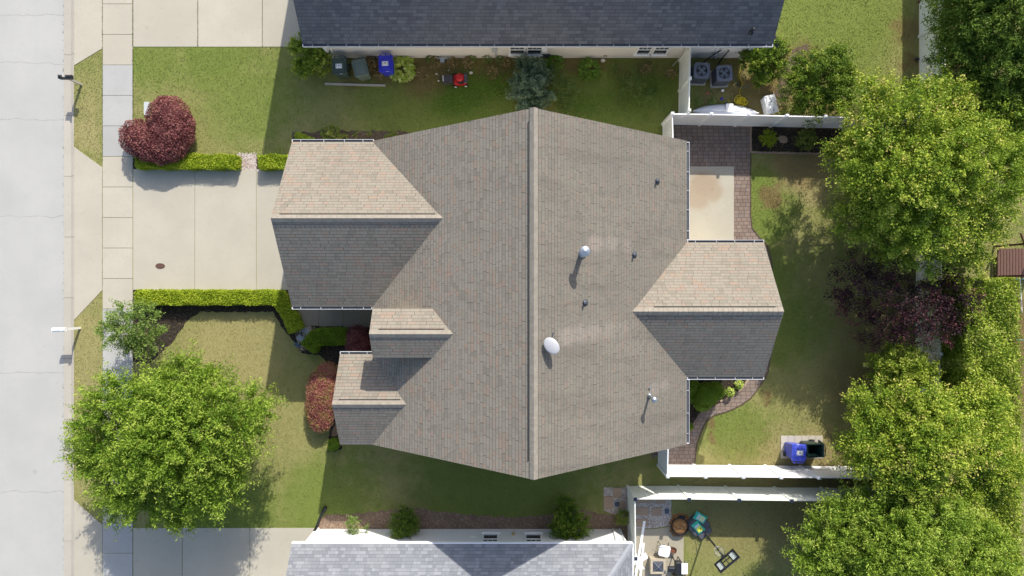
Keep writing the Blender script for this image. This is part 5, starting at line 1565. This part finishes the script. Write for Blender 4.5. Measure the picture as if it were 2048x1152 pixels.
# grey stand by the wall
p = G(886, 122)
st = MB()
st.tube([p + Vector((-.33, .05, .30)), p + Vector((-.15, 0, .33)), p + Vector((.2, -.02, .33)), p + Vector((.33, .03, .3))], .02, 6)
for x, y in ((-.28, .08), (.28, .05), (-.05, -.15), (.08, -.15)): st.tube([p + Vector((x * .6, y * .4, .32)), p + Vector((x, y, 0))], .015, 6)
st.box(p + Vector((0, -.08, .34)), (.2, .22, .04))
tag(st.build('hose_stand', plain('stand_grey', (150, 160, 176), .5)), 'small grey-blue metal stand in weeds at the beige wall', 'stand')
def stone(px, py, s, label, mat=None, name='stone', h=.5, grp=None):
    p = G(px, py)
    n = 9; vs = []
    rr = random.Random(px)
    prof = [(.7, 0), (1, .3), (.85, .75), (.4, 1)]
    mb = MB(); vv = []
    for r_, z_ in prof:
        for k in range(n):
            a = 2 * math.pi * k / n; q = s * r_ * rr.uniform(.8, 1.15); vv.append((p.x + q * math.cos(a), p.y + q * math.sin(a) * .8, z_ * s * h * 2 * rr.uniform(.9, 1.1)))
    ff = []
    for l in range(3):
        for k in range(n): ff.append((l * n + k, l * n + (k + 1) % n, (l + 1) * n + (k + 1) % n, (l + 1) * n + k))
    ff.append(tuple(range(3 * n, 4 * n)))
    mb.raw(vv, ff)
    return tag(mb.build(name, mat or WHITE), label, name.replace('_', ' '), grp)
WST = plain('white_stone', (214, 212, 204), .8, .15, 10., .3)
gs = 'white rocks around the mower'
stone(873, 148, .05, 'small white rock left above the mower', WST, grp=gs)
stone(897, 141, .045, 'small white rock above the mower, nearest the grey stand', WST, grp=gs)
stone(942, 146, .10, 'largest white rock right above the mower', WST, grp=gs)
stone(877, 162, .05, 'pale grey rock at the left tip of the mower handle', WST, grp=gs)
stone(1012, 188, .035, 'tiny white rock alone on the grass left of the spruce', WST, grp=gs)
stone(1206, 122, .12, 'round white stone by the beige wall near the double window', WST)
stone(1566, 279, .24, 'flat tan stone between the two round shrubs in black mulch', FBR, h=.12)
stone(1445, 181, .09, 'crumpled white litter on the ground left of the yellow hose', WHITE, 'litter')
stone(1443, 198, .08, 'blue scrap on dirt above the white boat', BBLU, 'litter')
stone(1453, 209, .07, 'blue scrap touching the rim of the white boat', BBLU, 'litter')
stone(1415, 187, .09, 'pink-red scrap on dirt below the air conditioners', plain('pink_litter', (190, 90, 96), .6), 'litter', h=.15)
stone(1833, 119, .12, 'black ball-like object at the foot of the back fence', BLACK, 'ball')
stone(1841, 5, .18, 'reddish pot against the back fence at the very top', RUST, 'pot')
stone(1748, 172, .3, 'reddish brown rock half under the large tree', FBR, h=.2)
# boat / canoe upside down behind the fence
c = G(1449, 226)
bt = thing('small_boat', 'upturned white boat behind the patio fence with dirt on its hull', 'boat', c, math.radians(-2))
mb = MB(); nseg, nr = 24, 10; vv = []
Lb, Wb, Hb = 3.25, .75, .42
for i in range(nseg + 1):
    t_ = -1 + 2 * i / nseg; w_ = Wb / 2 * max(.02, (1 - abs(t_) ** 2.3)) ** .8; h_ = Hb * (1 - .55 * abs(t_) ** 3)
    for k in range(nr + 1):
        a = math.pi * k / nr; vv.append((t_ * Lb / 2, w_ * math.cos(a), .03 + h_ * math.sin(a) ** .7))
ff = [(i * (nr + 1) + k, (i + 1) * (nr + 1) + k, (i + 1) * (nr + 1) + k + 1, i * (nr + 1) + k + 1) for i in range(nseg) for k in range(nr)]
mb.raw(vv, ff)
t = NT('boat_hull'); o_ = t.obj(); nn = t.noise(o_, 3.5, 5, .7)
BOAT = t.bsdf(t.mix(t.smooth(nn, .58, .68), (.55, .58, .65), (.28, .23, .18)), .4)
mb.build('hull', BOAT, bt, False, True)
MB().tube([(-Lb / 2, 0, Hb * .5), (-.6, 0, Hb + .02), (.6, 0, Hb + .02), (Lb / 2, 0, Hb * .5)], .025, 6).build('keel', WHITE, bt, False)
MB().rbox((.08, .12, Hb + .04), (.36, .42, .07), .05).build('cover', WHITE, bt, False)
# stacked white container
c = G(1534, 214)
cl = thing('storage_box', 'white ribbed plastic storage box between the boat and the dark green tree', 'storage box', c, math.radians(14))
MB().rbox((0, 0, .22), (.50, .85, .44), .05, 0, (1.05, 1.02)).build('box_base', WHITE, cl, False)
lm = MB().rbox((0, 0, .47), (.56, .90, .07), .05)
for x in (-.15, 0, .15): lm.box((x, 0, .515), (.06, .78, .03))
lm.box((0, .12, .522), (.54, .04, .03)); lm.build('lid', WHITE, cl, False)
for x in (.0, .02): MB().box((x, .12 if x == 0 else -.34, .545), (.06, .05, .02)).build('latch', DGREY, cl, False)
# hoses
def hose(label, pts, r, mat, name='hose'):
    return tag(MB().tube([G(x, y, z) for x, y, z in pts], r, 6).build(name, mat), label, 'hose')
YEL = plain('hose_yellow', (206, 186, 28), .5)
TEAL = plain('hose_teal', (84, 112, 122), .5)
pts = [(1482, 133, .04), (1479, 145, .03), (1477, 152, .03), (1483, 161, .03), (1485, 168, .03), (1481, 177, .03), (1478, 186, .03)]
for k in range(150):
    a = k * .42; rr = 7 + 4 * math.sin(k * .37) + 2 * math.sin(k * 1.1)
    pts.append((1482 + 3.5 * math.sin(k * .11) + rr * math.cos(a), 202 + 3 * math.cos(k * .083) + rr * .85 * math.sin(a), .03 + .10 * abs(math.sin(k * .21))))
pts += [(1470, 208, .03), (1462, 209, .02), (1458, 203, .02), (1456, 198, .02)]
hose('tangled yellow hose heaped on the dirt beside the white boat', pts, .013, YEL)
pts = [(1466, 143, .04), (1468, 155, .03), (1470, 163, .03), (1474, 170, .03), (1481, 175, .03), (1490, 176, .03), (1497, 173, .03), (1500, 168, .03)]
hose('thin teal hose curving on dirt right of the air conditioners', pts, .012, TEAL)
hose('small coil of dark hose inside the curve of the teal hose', [(1478 + 4 * math.cos(k * .5), 169 + 4 * math.sin(k * .5), .03 + k * .002) for k in range(28)], .012, BLACK)
a, b = G(1732, 155, .1), G(1733, 186, .1)
tag(MB().box(((a.x + b.x) / 2, (a.y + b.y) / 2, .05), (.07, .8, .06), .03).build('plank', WOODG), 'short upright tan board on the lawn left of the large tree top', 'plank')
a, b = G(1345, 132, .2), G(1377, 97, 1.9)
tag(MB().tube([a, b], .02, 6).build('pole', WOODG), 'thin pale pole leaning over the greyish fence by the charcoal house', 'pole')
# utility box and driveway covers
p = G(295, 218); tag(MB().rbox((p.x, p.y, .04), (.25, .66, .12), .02).build('utility_cover', plain('cover_grey', (176, 182, 186), .8, .1, 8.)), 'narrow grey concrete utility cover in grass beside the red shrub', 'utility cover')
p = G(321, 532)
mb = MB(); Ms = Matrix.Diagonal((1, .58, 1)); mb.lathe((p.x, p.y, .021), [(.24, 0), (.24, .012), (.20, .016), (.001, .016)], 24, Ms)
tag(mb.build('cleanout_cover', plain('dark_rust', (88, 62, 54), .85, .3, 20., .3)), 'small oval rusty cover set in the concrete driveway', 'cover')
for x, y in ((1213, 0),): pass
# dark awning-like flap at the right end of the charcoal house
p = G(1552, 82, 1.6); mb = MB().raw([(p.x - .15, p.y - .3, 1.5), (p.x + .28, p.y - .25, 1.5), (p.x - .05, p.y + .35, 1.6), (p.x - .15, p.y - .3, 1.42), (p.x + .28, p.y - .25, 1.42), (p.x - .05, p.y + .35, 1.52)], [(0, 1, 2), (5, 4, 3), (0, 3, 4, 1), (1, 4, 5, 2), (2, 5, 3, 0)])
mb.tube([(p.x, p.y, 1.5), (p.x, p.y, 0)], .03, 6)
tag(mb.build('umbrella', BLACK), 'black folded umbrella tip poking out past the charcoal roof corner', 'umbrella')

# bottom right yard: basketball goal
b0 = G(1398, 1052); tp_ = G(1436, 1095, 2.7)
hp = thing('basketball_hoop', 'portable black basketball goal with clear backboard on the bottom yard lawn', 'basketball hoop', (b0.x, b0.y, 0))
ax = Vector((.64, -.77, 0)).normalized(); sd = Vector((-ax.y, ax.x, 0))
ang = math.atan2(ax.y, ax.x)
MB().rbox(b0 + Vector((0, 0, .09)), (1.25, .80, .18), .14, ang, (.9, .9), 4).rbox(b0 - ax * .15 + Vector((0, 0, .20)), (.8, 1.0, .06), .12, ang, (.9, .9), 4).build('base', plain('base_grey', (74, 76, 84), .6, .15, 6.), hp)
foot = b0 + ax * .42
MB().tube([foot + Vector((0, 0, .1)), foot + ax * .02 + Vector((0, 0, 2.75))], .045, 10).build('pole', BLACK, hp)
MB().tube([b0 - ax * .3 + Vector((0, 0, .2)), foot + Vector((0, 0, .8))], .015, 6).build('strut', BLACK, hp)
bc = foot + ax * .16 + Vector((0, 0, 2.85))
nb = ax; Mb = Matrix((sd, Vector((0, 0, 1)), ax)).transposed()
def bpart(name, items, mat, par):
    m_ = MB()
    for (u, v, w_, h_, d_, dp) in items: m_.box(bc + sd * u + Vector((0, 0, v)) + ax * dp, (w_, h_, d_), M=Mb)
    return m_.build(name, mat, par)
bf = bpart('backboard_frame', [(0, .36, 1.14, .10, .06, 0), (0, -.36, 1.14, .10, .06, 0), (.525, 0, .09, .62, .06, 0), (-.525, 0, .09, .62, .06, 0), (.22, 0, .06, .62, .05, 0), (-.22, 0, .06, .62, .05, 0), (0, -.08, .38, .035, .04, .0)], BLACK, hp)
t = NT('clear_acrylic'); ACR = t.bsdf((.62, .70, .74), .2, Alpha=.55)
bpart('board_panel', [(.365, 0, .23, .62, .012, .02)], ACR, bf); bpart('board_panel', [(-.365, 0, .23, .62, .012, .02)], ACR, bf)
br = MB().tube([foot + Vector((0, 0, 2.55)), bc + Vector((0, 0, .25))], .02, 6).tube([foot + Vector((0, 0, 2.4)), bc + sd * .15 + Vector((0, 0, -.25))], .018, 6).tube([foot + Vector((0, 0, 2.4)), bc - sd * .15 + Vector((0, 0, -.25))], .018, 6).build('bracket', BLACK, hp)
rc = bc + ax * .33 + Vector((0, 0, -.22))
# rim faces back over the base side
rc = bc - ax * .0 - ax * .36 + Vector((0, 0, -.26))
rim = MB().tube([rc + Vector((.225 * math.cos(2 * math.pi * k / 24), .225 * math.sin(2 * math.pi * k / 24), 0)) for k in range(25)], .011, 6).build('rim', DGREY, hp)
nt = MB()
for k in range(12):
    a0 = 2 * math.pi * k / 12
    for sg in (1, -1):
        a1 = a0 + sg * .5; a2 = a0
        nt.tube([rc + Vector((.22 * math.cos(a0), .22 * math.sin(a0), 0)), rc + Vector((.17 * math.cos(a1), .17 * math.sin(a1), -.18)), rc + Vector((.13 * math.cos(a2), .13 * math.sin(a2), -.38))], .0022, 4)
nt.build('net', WHITE, rim)
# soil bags used as ballast
def bag(px, py, rz, label, stripe):
    c = G(px, py, .3); r = thing('soil_bag', label, 'bag', (c.x, c.y, .24), math.radians(rz), 'soil bags on the hoop base')
    mb = MB(); n = 12; vv = []
    for i in range(n + 1):
        for j in range(n + 1):
            u, v = -1 + 2 * i / n, -1 + 2 * j / n
            z = .13 * (max(0, 1 - abs(u) ** 3) * max(0, 1 - abs(v) ** 3)) ** .6
            pin = 1 - .06 * (1 - abs(u)) * 0
            vv.append((u * .30 * (1 + .05 * abs(v)), v * .20 * (1 + .08 * abs(u)), z + .012 * math.sin(u * 9 + v * 5)))
    ff = [(i * (n + 1) + j, (i + 1) * (n + 1) + j, (i + 1) * (n + 1) + j + 1, i * (n + 1) + j + 1) for i in range(n) for j in range(n)]
    mb.raw(vv, ff)
    t = NT('bag_print'); o = t.obj(); sp = t.n('SeparateXYZ', {0: o})
    m1 = t.math('LESS_THAN', t.math('ABSOLUTE', t.math('SUBTRACT', sp.outputs[0], .06)), .13); m2 = t.math('LESS_THAN', t.math('ABSOLUTE', sp.outputs[1]), .13)
    c_ = t.mix(t.math('MULTIPLY', m1, m2), (.03, .42, .34), stripe)
    m3 = t.math('LESS_THAN', t.math('ABSOLUTE', t.math('SUBTRACT', sp.outputs[0], -.14)), .05)
    c_ = t.mix(t.math('MULTIPLY', m3, m2), c_, (.5, .6, .6))
    mb.build('sack', t.bsdf(c_, .35), r, False, True)
    return r
bag(1401, 1036, -30, 'upper green and white soil bag lying on the basketball goal base', (.55, .62, .35))
bag(1397, 1056, -50, 'lower green and yellow soil bag lying on the basketball goal base', (.75, .78, .10))
# tub of wood chips
c = G(1357, 1049)
tb = thing('planter_tub', 'round black tub heaped with orange wood chips', 'tub', c)
MB().lathe(c, [(.36, 0), (.42, .30), (.44, .30), (.44, .26), (.40, .22), (.38, .22)], 28).build('tub_wall', BLACK, tb)
cm = MB(); n = 14; cm.lathe(c, [(.40, .20), (.34, .27), (.22, .32), (.1, .35), (.001, .35)], 22).build('chips', CHIPS, tb)
sc = sheet(jag(GP([(1336, 1046), (1350, 1025), (1376, 1026), (1384, 1050), (1366, 1072), (1352, 1074), (1338, 1062)]), .07, .1), .024)
struct('wood_chip_spill', sc, CHIPS)
bk = MB().rbox((G(1362, 1031).x, G(1362, 1031).y, .2), (.3, .12, .12), .04, math.radians(-10)); tag(bk.build('tool_bag', BLACK), 'black bag lying on the upper rim of the wood chip tub', 'bag')
# square white-seated chair
c = G(1324, 1094)
ch = thing('patio_chair', 'patio chair with white square seat and thin dark frame', 'chair', (c.x, c.y, 0), math.radians(-12))
MB().rbox((0, 0, .47), (.56, .54, .06), .12, 0, (1, 1), 5).build('seat', plain('seat_white', (226, 228, 238), .5, .04), ch, False)
for x, y in ((.22, .22), (-.22, .22), (.22, -.22), (-.22, -.22)): MB().tube([(x * .9, y * .9, .44), (x * 1.25, y * 1.25, 0)], .013, 6).build('leg', BLACK, ch, False)
MB().tube([(-.3, -.2, .46), (-.42, .25, .62), (-.1, .36, .62)], .012, 6).build('arm', BLACK, ch, False)
# clay pot
c = G(1344, 1097)
pt = thing('clay_pot', 'small round clay pot of soil right of the white chair', 'plant pot', c)
MB().lathe(c, [(.11, 0), (.15, .26), (.17, .26), (.17, .22), (.13, .22), (.125, .18)], 20).build('pot_wall', plain('dark_clay', (94, 78, 66), .8), pt)
MB().lathe(c, [(.13, .17), (.12, .2), (.001, .2)], 16).build('soil', RUST, pt)
# square fire pit
c = G(1312, 1125)
fp = thing('fire_pit', 'square stone fire pit with mesh lid on the bottom patio', 'fire pit', c)
STN = plain('fire_pit_stone', (170, 160, 142), .85, .2, 9., .3)
m_ = MB()
for sx, sy, w_, d_ in ((0, .31, .74, .11), (0, -.31, .74, .11), (.315, 0, .11, .51), (-.315, 0, .11, .51)): m_.box((c.x + sx, c.y + sy, .22), (w_, d_, .44))
m_.build('surround', STN, fp)
MB().box((c.x, c.y, .33), (.53, .53, .08), 0, (1, 1)).build('bowl', BLACK, fp)
ms = MB().raw([(c.x - .25, c.y - .25, .44), (c.x + .25, c.y - .25, .44), (c.x + .25, c.y + .25, .44), (c.x - .25, c.y + .25, .44), (c.x, c.y, .52)], [(0, 1, 4), (1, 2, 4), (2, 3, 4), (3, 0, 4)]).build('mesh_lid', DGREY, fp)
eg = MB()
for sx, sy in ((1, 1), (-1, 1), (1, -1), (-1, -1)): eg.tube([(c.x + .25 * sx, c.y + .25 * sy, .45), (c.x, c.y, .53)], .01, 5)
eg.build('lid_rib', GALV, fp)
# grill
c = G(1350, 1124)
gr = thing('grill', 'black barbecue grill with white side table on the bottom patio', 'grill', c)
MB().rbox((c.x + .0, c.y, .62), (.34, .62, .3), .04).build('firebox', BLACK, gr)
MB().box((c.x + .25, c.y + .04, .80), (.30, .52, .03)).build('shelf', WHITE, gr)
MB().rbox((c.x - .38, c.y - .02, .72), (.34, .26, .10), .03).build('side_burner', BLACK, gr)
MB().tube([(c.x - .5, c.y + .06, .79), (c.x - .25, c.y + .06, .79)], .012, 6).build('rail', GALV, gr)
for x, y in ((-.14, -.27), (.14, -.27), (-.14, .27), (.14, .27)): MB().box((c.x + x, c.y + y, .24), (.04, .04, .48)).build('leg', BLACK, gr)
# leaning white boards
def plk(x0_, y0_, z0_, x1_, y1_, z1_, w_, label, mat=VINYL, name='vinyl_board'):
    a, b = G(x0_, y0_, z0_), G(x1_, y1_, z1_); d = b - a
    q = d.to_track_quat('X', 'Z').to_matrix()
    c = (a + b) / 2
    return tag(MB().box(c, (d.length, w_, .035), M=q).build(name, mat), label, 'board')
plk(1289, 1042, .05, 1268, 1170, .05, .12, 'longer white vinyl board lying on the bottom patio')
plk(1287, 1086, .08, 1279, 1170, .08, .11, 'shorter white vinyl board beside the long one on the bottom patio')
# white awning/umbrella flap at the house corner
c = G(1275, 1124, 1.2)
m_ = MB()
for a_ in (25, 115, 205, 300):
    d1 = Vector((math.cos(math.radians(a_)), math.sin(math.radians(a_)), 0)); d2 = Vector((-d1.y, d1.x, 0))
    m_.raw([c + d2 * .09, c - d2 * .09, c + d1 * .55 - d2 * .14 - Vector((0, 0, .2)), c + d1 * .55 + d2 * .14 - Vector((0, 0, .2)), c + d2 * .09 - Vector((0, 0, .03)), c - d2 * .09 - Vector((0, 0, .03)), c + d1 * .55 - d2 * .14 - Vector((0, 0, .23)), c + d1 * .55 + d2 * .14 - Vector((0, 0, .23))],
           [(3, 2, 1, 0), (4, 5, 6, 7), (0, 1, 5, 4), (1, 2, 6, 5), (2, 3, 7, 6), (3, 0, 4, 7)])
m_.tube([c, Vector((c.x, c.y, 0))], .03, 6)
tag(m_.build('parasol', WHITE), 'white narrow-panelled closed parasol by the pale grey roof corner', 'parasol')
stk = MB().tube([G(1372, 1122, .9), G(1368, 1140, .5), G(1364, 1165, .0)], .015, 6); tag(stk.build('garden_stake', GALV), 'thin metal stake at the right edge of the bottom patio', 'stake')
p = G(1364, 1141); tag(MB().rbox((p.x, p.y, .2), (.14, .16, .4), .03).build('lantern', DGREY), 'small dark lantern at the lower right patio edge', 'lantern')
# far right: red deck and garden frame
dk = thing('wooden_deck', 'red stained wooden deck at the far right edge', 'deck', G(2030, 525))
a = G(1985, 497)
for i in range(17): MB().box((a.x + .07 + i * .15, a.y - .75, .30), (.125, 1.45, .04)).build('deck_board', REDDECK, dk)
for i in range(6): MB().box((a.x + .15 + i * .22, a.y - .35 - .2 * (i % 2), 1.9), (.05, 2.0, .09), .35).build('pergola_slat', REDDECK, dk)
for x, y in ((0, .1), (1.6, .1), (0, -1.4), (1.6, -1.4)): MB().box((a.x + .1 + x, a.y + y, .95), (.09, .09, 1.9)).build('deck_post', REDDECK, dk)
GW = plain('green_wire', (90, 134, 120), .5)
gf = thing('trellis', 'green and white garden trellis on dirt at the far right edge', 'trellis', G(2040, 600))
MB().tube([G(2018, 558, .9), G(2060, 558, .9)], .03, 6).build('top_bar', GW, gf)
MB().tube([G(2040, 558, .9), G(2044, 625, .9)], .02, 6).tube([G(2034, 628, .1), G(2044, 625, .9)], .02, 6).build('side_bar', WHITE, gf)
MB().tube([G(2028, 679, .4), G(2070, 681, .4)], .025, 6).build('lower_bar', GW, gf)
